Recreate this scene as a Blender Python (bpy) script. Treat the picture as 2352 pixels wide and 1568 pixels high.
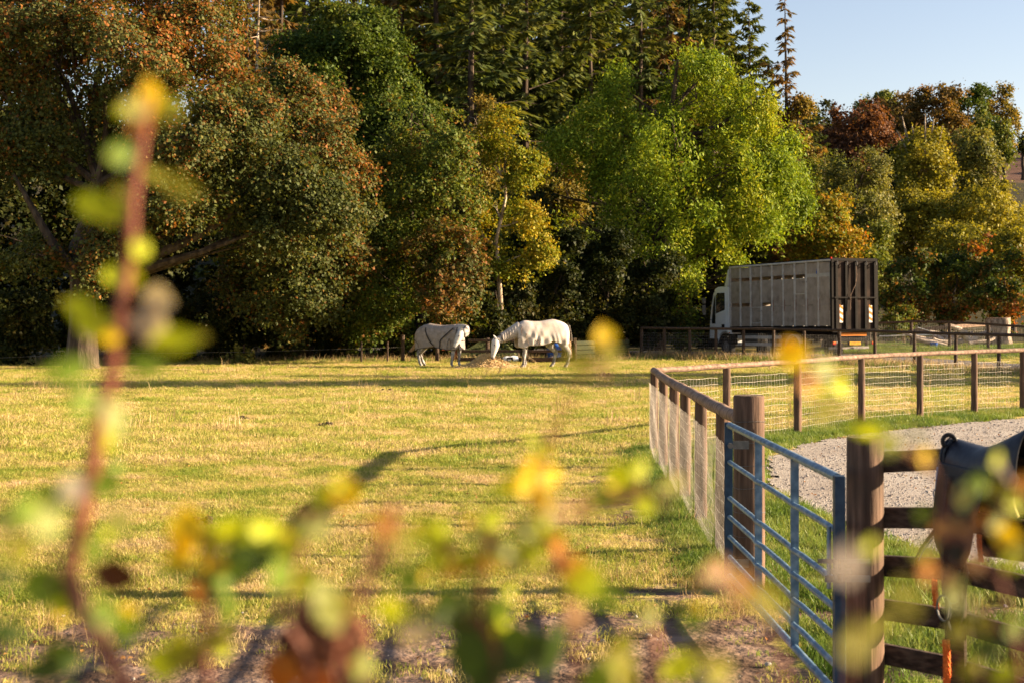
import bpy, math, random
import numpy as np
from mathutils import Vector, Matrix

random.seed(7)
RNG = np.random.default_rng(11)
for o in list(bpy.data.objects):
    bpy.data.objects.remove(o)
S = bpy.context.scene
C = S.collection
R = math.radians

# ------------------------------------------------------------------ camera
EYE = 2.15
FPX, CX, HY = 3267.0, 1176.0, 701.0          # focal length, centre column and horizon row on a 2352 px wide frame
cam_d = bpy.data.cameras.new('camera')
cam = bpy.data.objects.new('camera', cam_d)
C.objects.link(cam)
cam.location = (0, 0, EYE)
cam.rotation_euler = (R(90), 0, 0)
cam_d.lens = 50
cam_d.sensor_width = 36
cam_d.shift_y = -83.0 / 2352
cam_d.clip_start = 0.05
cam_d.clip_end = 3000
cam_d.dof.use_dof = True
cam_d.dof.focus_distance = 19
cam_d.dof.aperture_fstop = 4.0
S.camera = cam

# ------------------------------------------------------------------ light
SUN_EL, SUN_AZ = 17.0, 86.5                    # azimuth clockwise from +Y
sun_dir = Vector((math.sin(R(SUN_AZ)) * math.cos(R(SUN_EL)), math.cos(R(SUN_AZ)) * math.cos(R(SUN_EL)), math.sin(R(SUN_EL))))
w = bpy.data.worlds.new('World')
S.world = w
w.use_nodes = True
nt = w.node_tree
bg = nt.nodes['Background']
sky = nt.nodes.new('ShaderNodeTexSky')
sky.sky_type = 'NISHITA'
sky.sun_disc = False
sky.sun_elevation = R(SUN_EL)
sky.sun_rotation = R(SUN_AZ)
sky.air_density = 1.0
sky.dust_density = 0.6
sky.ozone_density = 1.5
tint = nt.nodes.new('ShaderNodeMixRGB'); tint.blend_type = 'MULTIPLY'; tint.inputs[0].default_value = 1
tint.inputs[2].default_value = (1.10, .92, .88, 1)
nt.links.new(sky.outputs[0], tint.inputs[1]); nt.links.new(tint.outputs[0], bg.inputs[0])
bg.inputs[1].default_value = 0.055
sl = bpy.data.lights.new('sun', 'SUN')
sl.energy = 5.0
sl.color = (1.0, 0.77, 0.50)
sl.angle = R(0.6)
so = bpy.data.objects.new('sun', sl)
C.objects.link(so)
so.rotation_euler = (-sun_dir).to_track_quat('-Z', 'Y').to_euler()
S.view_settings.view_transform = 'Standard'
S.view_settings.look = 'None'
S.view_settings.exposure = 2.05
S.view_settings.gamma = 1
S.view_settings.use_curve_mapping = False
S.cycles.max_bounces = 6
S.cycles.diffuse_bounces = 2
S.cycles.glossy_bounces = 2
S.cycles.transmission_bounces = 4
S.cycles.transparent_max_bounces = 8
S.cycles.use_denoising = True

# ------------------------------------------------------------------ helpers
def at(x, y, D):
    return Vector(((x - CX) / FPX * D, D, EYE - (y - HY) / FPX * D))

def tag(o, label=None, cat=None, group=None, kind=None):
    if label: o['label'] = label
    if cat: o['category'] = cat
    if group: o['group'] = group
    if kind: o['kind'] = kind
    return o

def empty(name, loc=(0, 0, 0), rz=0.0, label=None, cat=None, group=None):
    o = bpy.data.objects.new(name, None)
    C.objects.link(o)
    o.location = loc
    o.rotation_euler = (0, 0, rz)
    o.empty_display_size = 0.1
    return tag(o, label, cat, group)

def link(name, me, parent=None):
    o = bpy.data.objects.new(name, me)
    C.objects.link(o)
    if parent is not None:
        o.parent = parent
    return o

class MB:
    def __init__(s):
        s.v = []; s.f = []
    def add(s, vs, fs):
        n = len(s.v)
        s.v += [tuple(v) for v in vs]
        s.f += [tuple(i + n for i in f) for f in fs]
        return s
    def box(s, lo, hi, M=None):
        x0, y0, z0 = lo; x1, y1, z1 = hi
        vs = [Vector(p) for p in ((x0,y0,z0),(x1,y0,z0),(x1,y1,z0),(x0,y1,z0),(x0,y0,z1),(x1,y0,z1),(x1,y1,z1),(x0,y1,z1))]
        if M is not None: vs = [M @ v for v in vs]
        return s.add(vs, [(0,3,2,1),(4,5,6,7),(0,1,5,4),(1,2,6,5),(2,3,7,6),(3,0,4,7)])
    def beam(s, a, b, wd, ht, up=(0,0,1), bev=0.0):
        a = Vector(a); b = Vector(b); t = (b - a).normalized()
        sd = t.cross(Vector(up))
        if sd.length < 1e-4: sd = Vector((1,0,0))
        sd.normalize(); u = sd.cross(t)
        e = bev
        ring = [(-wd/2+e,-ht/2),(wd/2-e,-ht/2),(wd/2,-ht/2+e),(wd/2,ht/2-e),(wd/2-e,ht/2),(-wd/2+e,ht/2),(-wd/2,ht/2-e),(-wd/2,-ht/2+e)] if e else [(-wd/2,-ht/2),(wd/2,-ht/2),(wd/2,ht/2),(-wd/2,ht/2)]
        n = len(ring)
        vs = [p + sd*q[0] + u*q[1] for p in (a, b) for q in ring]
        fs = [(i, (i+1) % n, n + (i+1) % n, n + i) for i in range(n)] + [tuple(range(n-1, -1, -1)), tuple(range(n, 2*n))]
        return s.add(vs, fs)
    def tube(s, pts, rad, n=8, lat=None, cap=True, jit=0.0):
        """rad: number, list of numbers or list of (side, up) pairs"""
        pts = [Vector(p) for p in pts]
        m = len(pts)
        if not isinstance(rad, (list, tuple)): rad = [rad] * m
        prev = None
        base = len(s.v)
        for i, p in enumerate(pts):
            t = (pts[min(i+1, m-1)] - pts[max(i-1, 0)]).normalized()
            if lat is not None:
                L = Vector(lat[i] if isinstance(lat, list) else lat)
            else:
                L = prev if prev is not None else (Vector((0,0,1)).cross(t) if abs(t.z) < 0.95 else Vector((1,0,0)))
            L = (L - t * L.dot(t))
            if L.length < 1e-5: L = Vector((0,1,0)).cross(t)
            L.normalize(); prev = L
            u = t.cross(L)
            r = rad[i]
            a, b = r if isinstance(r, (list, tuple)) else (r, r)
            for k in range(n):
                an = 2 * math.pi * k / n
                j = 1 + (random.uniform(-jit, jit) if jit else 0)
                s.v.append(tuple(p + L * (math.cos(an) * a * j) + u * (math.sin(an) * b * j)))
        for i in range(m - 1):
            for k in range(n):
                a = base + i*n + k; b = base + i*n + (k+1) % n
                s.f.append((a, b, b + n, a + n))
        if cap:
            s.f.append(tuple(base + k for k in range(n-1, -1, -1)))
            s.f.append(tuple(base + (m-1)*n + k for k in range(n)))
        return s
    def sphere(s, c, r, n=10, m=6):
        c = Vector(c)
        rr = r if isinstance(r, (tuple, list)) else (r, r, r)
        vs = []
        for i in range(m + 1):
            ph = math.pi * i / m
            for k in range(n):
                th = 2*math.pi*k/n
                vs.append(c + Vector((rr[0]*math.sin(ph)*math.cos(th), rr[1]*math.sin(ph)*math.sin(th), rr[2]*math.cos(ph))))
        fs = [(i*n+k, (i+1)*n+k, (i+1)*n+(k+1) % n, i*n+(k+1) % n) for i in range(m) for k in range(n)]
        return s.add(vs, fs)
    def prism(s, poly, y0, y1):
        """poly in (x,z), extruded along y"""
        n = len(poly)
        vs = [(p[0], y0, p[1]) for p in poly] + [(p[0], y1, p[1]) for p in poly]
        fs = [tuple(range(n)), tuple(range(2*n-1, n-1, -1))] + [(i, n+i, n+(i+1) % n, (i+1) % n) for i in range(n)]
        return s.add(vs, fs)
    def obj(s, name, mat, parent=None, smooth=False, label=None, cat=None, group=None, kind=None):
        me = bpy.data.meshes.new(name)
        me.from_pydata(s.v, [], s.f)
        me.update()
        if mat is not None: me.materials.append(mat)
        if smooth:
            me.shade_smooth()
            try: me.set_sharp_from_angle(angle=R(40))
            except Exception: pass
        o = link(name, me, parent)
        return tag(o, label, cat, group, kind)

def np_mesh(name, V, F, mat, cols=None, parent=None, smooth=False):
    """V (n,3), F (m,k) numpy"""
    me = bpy.data.meshes.new(name)
    nv, nf, k = len(V), len(F), F.shape[1]
    me.vertices.add(nv); me.vertices.foreach_set('co', V.astype(np.float32).ravel())
    me.loops.add(nf * k); me.loops.foreach_set('vertex_index', F.astype(np.int32).ravel())
    me.polygons.add(nf)
    me.polygons.foreach_set('loop_start', np.arange(0, nf*k, k, dtype=np.int32))
    if smooth: me.polygons.foreach_set('use_smooth', np.ones(nf, dtype=bool))
    me.update(calc_edges=True)
    if cols is not None:
        a = me.attributes.new('leafcol', 'FLOAT_COLOR', 'FACE')
        c4 = np.ones((nf, 4), dtype=np.float32); c4[:, :3] = cols
        a.data.foreach_set('color', c4.ravel())
    me.materials.append(mat)
    return link(name, me, parent)

# ------------------------------------------------------------------ materials
def newmat(name):
    m = bpy.data.materials.new(name); m.use_nodes = True
    return m, m.node_tree, m.node_tree.nodes['Principled BSDF']

def nd(t, typ, **kw):
    n = t.nodes.new(typ)
    for k, v in kw.items(): setattr(n, k, v)
    return n

def ramp(t, stops):
    r = nd(t, 'ShaderNodeValToRGB')
    e = r.color_ramp.elements
    while len(e) < len(stops): e.new(0.5)
    for i, (p, c) in enumerate(stops):
        e[i].position = p; e[i].color = (c[0], c[1], c[2], 1)
    return r

def noise_mat(name, stops, scale=4.0, stretch=(1,1,1), rough=0.8, bump=0.3, bscale=None, detail=6, metal=0.0, spec=0.3, coord='Object', bdist=0.02, dirt=None):
    m, t, b = newmat(name)
    tc = nd(t, 'ShaderNodeTexCoord'); mp = nd(t, 'ShaderNodeMapping')
    mp.inputs['Scale'].default_value = stretch
    t.links.new(tc.outputs[coord], mp.inputs[0])
    n = nd(t, 'ShaderNodeTexNoise'); n.inputs['Scale'].default_value = scale; n.inputs['Detail'].default_value = detail
    t.links.new(mp.outputs[0], n.inputs['Vector'])
    r = ramp(t, stops); t.links.new(n.outputs[0], r.inputs[0])
    src = r.outputs[0]
    if dirt:
        n3 = nd(t, 'ShaderNodeTexNoise'); n3.inputs['Scale'].default_value = dirt[0]; n3.inputs['Detail'].default_value = 8
        t.links.new(tc.outputs[coord], n3.inputs['Vector'])
        r3 = ramp(t, [(dirt[1], (0,0,0)), (dirt[2], (1,1,1))]); t.links.new(n3.outputs[0], r3.inputs[0])
        mx = nd(t, 'ShaderNodeMixRGB'); mx.inputs[2].default_value = (*dirt[3], 1)
        t.links.new(r3.outputs[0], mx.inputs[0]); t.links.new(src, mx.inputs[1]); src = mx.outputs[0]
    t.links.new(src, b.inputs['Base Color'])
    b.inputs['Roughness'].default_value = rough; b.inputs['Metallic'].default_value = metal
    b.inputs['Specular IOR Level'].default_value = spec
    if bump:
        n2 = nd(t, 'ShaderNodeTexNoise'); n2.inputs['Scale'].default_value = bscale or scale*2; n2.inputs['Detail'].default_value = 5
        t.links.new(mp.outputs[0], n2.inputs['Vector'])
        bp = nd(t, 'ShaderNodeBump'); bp.inputs['Strength'].default_value = bump; bp.inputs['Distance'].default_value = bdist
        t.links.new(n2.outputs[0], bp.inputs['Height']); t.links.new(bp.outputs[0], b.inputs['Normal'])
    return m

def leaf_mat(name, transl=0.35, rough=0.45, attr=True, col=None, spec=0.35):
    m, t, b = newmat(name)
    out = t.nodes['Material Output']
    if attr:
        a = nd(t, 'ShaderNodeAttribute', attribute_name='leafcol'); src = a.outputs['Color']
    else:
        tc = nd(t, 'ShaderNodeTexCoord')
        n = nd(t, 'ShaderNodeTexNoise'); n.inputs['Scale'].default_value = 30
        t.links.new(tc.outputs['Object'], n.inputs['Vector'])
        r = ramp(t, [(0.3, [c*0.7 for c in col]), (0.55, col), (0.75, [min(1, c*1.3+0.01) for c in col])])
        t.links.new(n.outputs[0], r.inputs[0]); src = r.outputs[0]
    t.links.new(src, b.inputs['Base Color'])
    b.inputs['Roughness'].default_value = rough
    b.inputs['Specular IOR Level'].default_value = spec
    tr = nd(t, 'ShaderNodeBsdfTranslucent')
    br = nd(t, 'ShaderNodeMixRGB', blend_type='MULTIPLY'); br.inputs[0].default_value = 1
    br.inputs[2].default_value = (1.25, 1.15, 0.5, 1)
    t.links.new(src, br.inputs[1]); t.links.new(br.outputs[0], tr.inputs[0])
    mx = nd(t, 'ShaderNodeMixShader'); mx.inputs[0].default_value = transl
    t.links.new(b.outputs[0], mx.inputs[1]); t.links.new(tr.outputs[0], mx.inputs[2])
    t.links.new(mx.outputs[0], out.inputs[0])
    return m

M = {}
M['leaf'] = leaf_mat('leaf', 0.32, rough=.55, spec=.10)
M['bark'] = noise_mat('bark', [(0.3, (.018,.012,.008)), (0.5, (.055,.038,.026)), (0.72, (.12,.09,.065))], 5, (1,1,.25), .95, .8, 9, bdist=.06)
M['bark_pale'] = noise_mat('bark_pale', [(0.3, (.08,.055,.035)), (0.5, (.30,.23,.16)), (0.7, (.5,.42,.32))], 4, (1,1,.5), .9, .6, bdist=.04)
M['post_wood'] = noise_mat('post_wood', [(0.25, (.035,.019,.012)), (0.5, (.11,.062,.040)), (0.75, (.22,.135,.09))], 9, (3,3,.22), .85, .7, 16, bdist=.012, dirt=(3,.5,.75,(.07,.05,.035)))
M['rail_wood'] = noise_mat('rail_wood', [(0.3, (.10,.06,.04)), (0.5, (.21,.135,.095)), (0.75, (.34,.235,.17))], 14, (1,1,1), .85, .5, 40, bdist=.006)
M['dark_wood'] = noise_mat('dark_wood', [(0.3, (.02,.012,.008)), (0.5, (.06,.037,.025)), (0.75, (.12,.08,.055))], 16, (1,1,2.5), .85, .6, 40, bdist=.008)
M['pale_wood'] = noise_mat('pale_wood', [(0.3, (.25,.16,.09)), (0.6, (.42,.29,.17))], 10, (1,1,1), .8, .3)
M['end_grain'] = noise_mat('end_grain', [(0.35, (.05,.03,.02)), (0.6, (.16,.11,.07))], 30, (1,1,1), .9, .5)
M['wire'] = noise_mat('wire', [(0.35, (.28,.25,.22)), (0.7, (.42,.385,.34))], 20, rough=.45, bump=0, metal=.35, spec=.6)
M['wire_dull'] = noise_mat('wire_dull', [(0.35, (.14,.13,.12)), (0.7, (.24,.22,.20))], 20, rough=.6, bump=0)
M['galv'] = noise_mat('galv', [(0.3, (.06,.12,.19)), (0.5, (.12,.21,.31)), (0.72, (.26,.37,.47))], 16, (1,1,1), .40, .06, 60, metal=.35, spec=.6, dirt=(9,.6,.85,(.16,.14,.13)))
M['galv_dull'] = noise_mat('galv_dull', [(0.3, (.10,.10,.095)), (0.7, (.18,.17,.16))], 22, (1,1,1), .5, .1, metal=.6)
M['black_leather'] = noise_mat('black_leather', [(0.3, (.005,.0045,.005)), (0.7, (.013,.011,.011))], 30, rough=.5, bump=.15, spec=.3)
M['blue_leather'] = noise_mat('blue_leather', [(0.3, (.008,.0085,.013)), (0.7, (.017,.018,.026))], 18, rough=.45, bump=.12, spec=.35)
M['brown_leather'] = noise_mat('brown_leather', [(0.3, (.05,.02,.012)), (0.7, (.10,.042,.022))], 25, rough=.45, bump=.15, spec=.4)
M['orange_rope'] = noise_mat('orange_rope', [(0.3, (.55,.09,.01)), (0.7, (.85,.20,.03))], 60, rough=.8, bump=.5)
M['white'] = noise_mat('white', [(0.3, (.66,.67,.68)), (0.7, (.8,.8,.8))], 3, rough=.45, bump=.04)
M['sack'] = noise_mat('sack', [(0.3, (.55,.58,.64)), (0.7, (.8,.82,.85))], 8, rough=.5, bump=.4)
M['blue_plastic'] = noise_mat('blue_plastic', [(0.3, (.01,.06,.30)), (0.7, (.02,.10,.42))], 4, rough=.4, bump=.05)
M['rust'] = noise_mat('rust', [(0.3, (.10,.03,.015)), (0.7, (.25,.08,.03))], 14, rough=.9, bump=.3)
M['black'] = noise_mat('black', [(0.3, (.007,.006,.005)), (0.7, (.015,.012,.011))], 12, rough=.8, bump=.1, spec=.15)
M['red_tarp'] = noise_mat('red_tarp', [(0.3, (.42,.09,.03)), (0.7, (.6,.15,.06))], 6, rough=.6, bump=.3)

# ------------------------------------------------------------------ value noise (numpy)
_G = np.random.default_rng(5).uniform(-1, 1, (32, 32, 32))
def vnoise(P):
    P = np.asarray(P, dtype=float)
    i = np.floor(P).astype(int); f = P - i; f = f*f*(3-2*f)
    r = 0
    for dx in (0, 1):
        for dy in (0, 1):
            for dz in (0, 1):
                wgt = (f[:,0] if dx else 1-f[:,0]) * (f[:,1] if dy else 1-f[:,1]) * (f[:,2] if dz else 1-f[:,2])
                r = r + wgt * _G[(i[:,0]+dx) % 32, (i[:,1]+dy) % 32, (i[:,2]+dz) % 32]
    return r
def fbm2(x, y, s=1.0, oct=3):
    x = np.atleast_1d(np.asarray(x, float)).ravel(); y = np.atleast_1d(np.asarray(y, float)).ravel()
    r = 0; a = 1.0; k = s
    for o in range(oct):
        r = r + a * vnoise(np.stack([x*k+13*o, y*k+7*o, np.full_like(x, 3.3*o+.5)], 1)); a *= .5; k *= 2
    return r
def sstep(a, b, x):
    t = np.clip((x-a)/(b-a), 0, 1); return t*t*(3-2*t)

# ------------------------------------------------------------------ terrain
def hgt(x, y):
    x = np.atleast_1d(np.asarray(x, float)); y = np.atleast_1d(np.asarray(y, float))
    s = np.clip(y - 76, 0, None)
    z = 0.150 * s * s / (s + 14)
    z = np.minimum(z, 34 + 0.02*s)
    z = z + 0.9 * sstep(90, 160, y) * fbm2(x, y, .02, 2).reshape(x.shape) * 2
    z = z + .32 * sstep(56.5, 61, y) * sstep(13, 17, x)
    near = 1 - sstep(60, 90, y)
    z = z + near * 0.009 * fbm2(x, y, .8, 2).reshape(x.shape) * sstep(3, 6, y) * (1 - sstep(2.5, 5, x)*(1-sstep(44, 46, y)))
    return z
def h1(x, y): return float(hgt([x], [y])[0])

# right branch of the paddock fence and the near one (measured)
FR = [(2.07,20.7), (3.32,22.0), (4.70,23.4), (6.24,25.4), (7.63,26.6), (8.99,27.65), (10.2,28.4), (12.1,29.3), (14.0,30.0)]
FL = [(2.07,20.7), (1.99,18.7), (1.95,17.1), (1.90,15.6), (1.86,14.0), (1.82,12.3), (1.775,11.0)]
# truck side fence posts
FT = [(5.27,58.0),(6.10,57.0),(7.07,56.6),(8.05,56.2),(9.1,55.9),(10.2,55.5),(11.1,54.0),(12.06,52.4),(13.0,50.9),(13.7,48.4),(14.5,46.5),(15.3,44.7),(16.2,42.8),(17.2,40.8)]

def poly_mask(x, y, poly):
    inside = np.zeros(x.shape, bool)
    n = len(poly)
    for i in range(n):
        x0, y0 = poly[i]; x1, y1 = poly[(i+1) % n]
        c = ((y0 > y) != (y1 > y)) & (x < (x1-x0)*(y-y0)/((y1-y0)+1e-12) + x0)
        inside ^= c
    return inside
def dist_poly(x, y, poly, closed=True):
    d = np.full(x.shape, 1e9)
    n = len(poly)
    for i in range(n if closed else n-1):
        ax, ay = poly[i]; bx, by = poly[(i+1) % n]
        ex, ey = bx-ax, by-ay
        t = np.clip(((x-ax)*ex+(y-ay)*ey)/(ex*ex+ey*ey), 0, 1)
        d = np.minimum(d, np.hypot(x-ax-t*ex, y-ay-t*ey))
    return d
LANE = [(2.95,16.6),(3.25,18.5),(3.6,20.3),(4.5,22.0),(5.5,23.5),(6.4,24.3),(7.9,25.7),(9.8,27.2),(13,28.4),(20,29),(20,10),(12,10),(7,10.6),(4.6,11.1),(4.1,11.2),(3.7,11.7),(3.56,12.5),(3.4,13.0),(3.17,14.0),(3.07,15.0)]
ROAD = [(-9,66.5),(2,63.0),(6,61.5),(9.0,58.6),(11.5,56.0),(13.3,52.0),(14.1,49.2),(15.2,46.2),(16.6,43.4),(19,39),(24,41),(20.5,46.6),(18.2,51.5),(16.8,56.5),(13.5,61.5),(9,65.0),(3,68),(-9,71)]

def m_ground():
    m, t, b = newmat('field_grass')
    g = nd(t, 'ShaderNodeNewGeometry')
    a = nd(t, 'ShaderNodeAttribute', attribute_name='mask')
    sep = nd(t, 'ShaderNodeSeparateColor'); t.links.new(a.outputs['Color'], sep.inputs[0])
    def noi(s, d=5, out=0):
        n = nd(t, 'ShaderNodeTexNoise'); n.inputs['Scale'].default_value = s; n.inputs['Detail'].default_value = d
        t.links.new(g.outputs['Position'], n.inputs['Vector']); return n.outputs[out]
    r1 = ramp(t, [(.32, (.24,.24,.04)), (.46, (.36,.32,.065)), (.58, (.46,.36,.11)), (.74, (.54,.38,.18))]); t.links.new(noi(1.1, 10), r1.inputs[0])
    r2 = ramp(t, [(.35, (.08,.05,.033)), (.55, (.19,.125,.09)), (.7, (.29,.205,.155))]); t.links.new(noi(3.0, 9), r2.inputs[0])
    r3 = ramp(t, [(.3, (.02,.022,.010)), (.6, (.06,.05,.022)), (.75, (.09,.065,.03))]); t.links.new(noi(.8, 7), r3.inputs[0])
    r4 = ramp(t, [(.3, (.085,.042,.028)), (.7, (.13,.07,.045))]); t.links.new(noi(.3, 5), r4.inputs[0])
    # ragged edge of the bare patches
    nb = noi(2.2, 8)
    ma = nd(t, 'ShaderNodeMath', operation='MULTIPLY_ADD'); ma.inputs[1].default_value = 1.6; ma.inputs[2].default_value = -0.8
    t.links.new(nb, ma.inputs[0])
    ad = nd(t, 'ShaderNodeMath', operation='ADD'); t.links.new(ma.outputs[0], ad.inputs[0]); t.links.new(sep.outputs[0], ad.inputs[1])
    rs = ramp(t, [(.40, (0,0,0)), (.60, (1,1,1))]); t.links.new(ad.outputs[0], rs.inputs[0])
    def mix(f, c1, c2):
        x = nd(t, 'ShaderNodeMixRGB'); t.links.new(f, x.inputs[0]); t.links.new(c1, x.inputs[1]); t.links.new(c2, x.inputs[2]); return x.outputs[0]
    c = mix(rs.outputs[0], r1.outputs[0], r2.outputs[0])
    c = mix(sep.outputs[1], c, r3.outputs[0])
    c = mix(sep.outputs[2], c, r4.outputs[0])
    t.links.new(c, b.inputs['Base Color']); b.inputs['Roughness'].default_value = .95; b.inputs['Specular IOR Level'].default_value = .1
    bp = nd(t, 'ShaderNodeBump'); bp.inputs['Strength'].default_value = .9; bp.inputs['Distance'].default_value = .05
    t.links.new(noi(14, 8), bp.inputs['Height']); t.links.new(bp.outputs[0], b.inputs['Normal'])
    return m

def axis(segs):
    r = []
    for a, b, s in segs: r += list(np.arange(a, b, s))
    r.append(segs[-1][1]); return np.array(r)
xs = axis([(-420,-60,20),(-60,-20,3),(-20,-8,1),(-8,6,.3),(6,22,.6),(22,60,3),(60,420,20)])
ys = axis([(-60,3,6),(3,14,.3),(14,30,.6),(30,80,1.2),(80,300,6),(300,800,40)])
GX, GY = np.meshgrid(xs, ys)
GZ = hgt(GX, GY)
V = np.stack([GX.ravel(), GY.ravel(), GZ.ravel()], 1)
nx, ny = len(xs), len(ys)
ii = (np.arange(ny-1)[:, None]*nx + np.arange(nx-1)[None, :]).ravel()
F = np.stack([ii, ii+1, ii+nx+1, ii+nx], 1)
def soil_mask(x, y):
    n = fbm2(x, y, .9, 3).reshape(x.shape)
    s = (1 - sstep(9.3, 11.0, y)) * (.80 + .12*sstep(-3, 1, x))
    s = np.where(x > 1.8, .85*np.exp(-((y-9.9)/.38)**2) + .6*(1-sstep(8.3, 8.8, y)), s)
    s = np.maximum(s, .55*np.exp(-((x-1.2)/.55)**2) * sstep(8, 10, y) * (1-sstep(19, 23, y)))
    s = np.maximum(s, .45*np.exp(-(((x-1.6)/1.7)**2+((y-21)/1.6)**2)))
    s = np.maximum(s, .5*np.exp(-(((x-9)/2.5)**2+((y-31)/1.5)**2)))
    s = s + .18*n
    lane = poly_mask(x, y, LANE) | poly_mask(x, y, ROAD)
    return np.where(lane, 1.0, np.clip(s, 0, 1))
mk = np.zeros((len(V), 4), np.float32); mk[:, 3] = 1
mk[:, 0] = soil_mask(V[:,0], V[:,1])
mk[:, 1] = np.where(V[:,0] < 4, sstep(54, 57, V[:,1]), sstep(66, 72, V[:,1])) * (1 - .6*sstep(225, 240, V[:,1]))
mk[:, 2] = sstep(225, 232, V[:,1]) * sstep(60, 70, V[:,0] - .0*V[:,1])
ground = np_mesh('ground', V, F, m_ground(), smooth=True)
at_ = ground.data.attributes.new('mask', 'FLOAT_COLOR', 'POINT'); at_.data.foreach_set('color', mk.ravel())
tag(ground, kind='structure')

def m_gravel():
    m, t, b = newmat('gravel')
    g = nd(t, 'ShaderNodeNewGeometry')
    v = nd(t, 'ShaderNodeTexVoronoi'); v.inputs['Scale'].default_value = 62
    t.links.new(g.outputs['Position'], v.inputs['Vector'])
    r = ramp(t, [(0, (.16,.135,.115)), (.35, (.30,.26,.22)), (.7, (.42,.375,.325)), (1, (.55,.51,.46))])
    sp = nd(t, 'ShaderNodeSeparateColor'); t.links.new(v.outputs['Color'], sp.inputs[0]); t.links.new(sp.outputs[0], r.inputs[0])
    n = nd(t, 'ShaderNodeTexNoise'); n.inputs['Scale'].default_value = .9; n.inputs['Detail'].default_value = 8
    t.links.new(g.outputs['Position'], n.inputs['Vector'])
    r2 = ramp(t, [(.35, (.20,.15,.11)), (.6, (.40,.35,.30))]); t.links.new(n.outputs[0], r2.inputs[0])
    mx = nd(t, 'ShaderNodeMixRGB'); mx.inputs[0].default_value = .45
    t.links.new(r.outputs[0], mx.inputs[1]); t.links.new(r2.outputs[0], mx.inputs[2])
    t.links.new(mx.outputs[0], b.inputs['Base Color']); b.inputs['Roughness'].default_value = .9
    inv = nd(t, 'ShaderNodeMath', operation='SUBTRACT'); inv.inputs[0].default_value = 1; t.links.new(v.outputs['Distance'], inv.inputs[1])
    bp = nd(t, 'ShaderNodeBump'); bp.inputs['Strength'].default_value = .8; bp.inputs['Distance'].default_value = .02
    t.links.new(inv.outputs[0], bp.inputs['Height']); t.links.new(bp.outputs[0], b.inputs['Normal'])
    return m
M['gravel'] = m_gravel()
M['road'] = noise_mat('road', [(.3, (.07,.065,.07)), (.6, (.13,.12,.125)), (.8, (.2,.185,.18))], 6, rough=.9, bump=.5, bscale=60, coord='Object', detail=9)

def sheet(name, poly, step, mat, off):
    x0 = min(p[0] for p in poly)-.6; x1 = max(p[0] for p in poly)+.6; y0 = min(p[1] for p in poly)-.6; y1 = max(p[1] for p in poly)+.6
    ax = np.arange(x0, x1, step); ay = np.arange(y0, y1, step)
    X, Y = np.meshgrid(ax, ay)
    d = dist_poly(X, Y, poly) * np.where(poly_mask(X, Y, poly), 1, -1) + .16*fbm2(X, Y, 2.2, 3).reshape(X.shape)
    keep = d > 0
    idx = np.arange(X.size).reshape(X.shape)
    q = keep[:-1,:-1] & keep[1:,:-1] & keep[:-1,1:] & keep[1:,1:]
    F = np.stack([idx[:-1,:-1][q], idx[:-1,1:][q], idx[1:,1:][q], idx[1:,:-1][q]], 1)
    Z = hgt(X, Y) + off
    V = np.stack([X.ravel(), Y.ravel(), Z.ravel()], 1)
    used = np.unique(F); mp = np.zeros(len(V), int); mp[used] = np.arange(len(used))
    return tag(np_mesh(name, V[used], mp[F], mat, smooth=True), kind='structure')
sheet('gravel_lane', LANE, .11, M['gravel'], .016)
sheet('lane_road', ROAD, .3, M['road'], .05)

# ------------------------------------------------------------------ scatter (stuff)
SRC = bpy.data.collections.new('scatter_sources')
def scatter(name, P, N, scale, rz, sources, label, cat, tilt=0.0):
    col = bpy.data.collections.new(name + '_source')
    for s in dict.fromkeys(sources): col.objects.link(s)
    me = bpy.data.meshes.new(name)
    me.vertices.add(len(P)); me.vertices.foreach_set('co', P.astype(np.float32).ravel())
    a = me.attributes.new('sc', 'FLOAT', 'POINT'); a.data.foreach_set('value', scale.astype(np.float32))
    rot = np.stack([RNG.normal(0, tilt, len(P)), RNG.normal(0, tilt, len(P)), rz], 1).astype(np.float32)
    a = me.attributes.new('rt', 'FLOAT_VECTOR', 'POINT'); a.data.foreach_set('vector', rot.ravel())
    o = link(name, me)
    ng = bpy.data.node_groups.new(name, 'GeometryNodeTree')
    ng.interface.new_socket('Geometry', in_out='INPUT', socket_type='NodeSocketGeometry')
    ng.interface.new_socket('Geometry', in_out='OUTPUT', socket_type='NodeSocketGeometry')
    gi = ng.nodes.new('NodeGroupInput'); go = ng.nodes.new('NodeGroupOutput')
    ip = ng.nodes.new('GeometryNodeInstanceOnPoints')
    ci = ng.nodes.new('GeometryNodeCollectionInfo'); ci.inputs['Collection'].default_value = col
    ci.inputs['Separate Children'].default_value = True; ci.inputs['Reset Children'].default_value = True
    ip.inputs['Pick Instance'].default_value = True
    n1 = ng.nodes.new('GeometryNodeInputNamedAttribute'); n1.data_type = 'FLOAT'; n1.inputs[0].default_value = 'sc'
    n2 = ng.nodes.new('GeometryNodeInputNamedAttribute'); n2.data_type = 'FLOAT_VECTOR'; n2.inputs[0].default_value = 'rt'
    L = ng.links.new
    L(gi.outputs[0], ip.inputs['Points']); L(ci.outputs[0], ip.inputs['Instance'])
    L(n1.outputs[0], ip.inputs['Scale']); L(n2.outputs[0], ip.inputs['Rotation']); L(ip.outputs[0], go.inputs[0])
    md = o.modifiers.new('scatter', 'NODES'); md.node_group = ng
    return tag(o, label, cat, kind='stuff')

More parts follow.
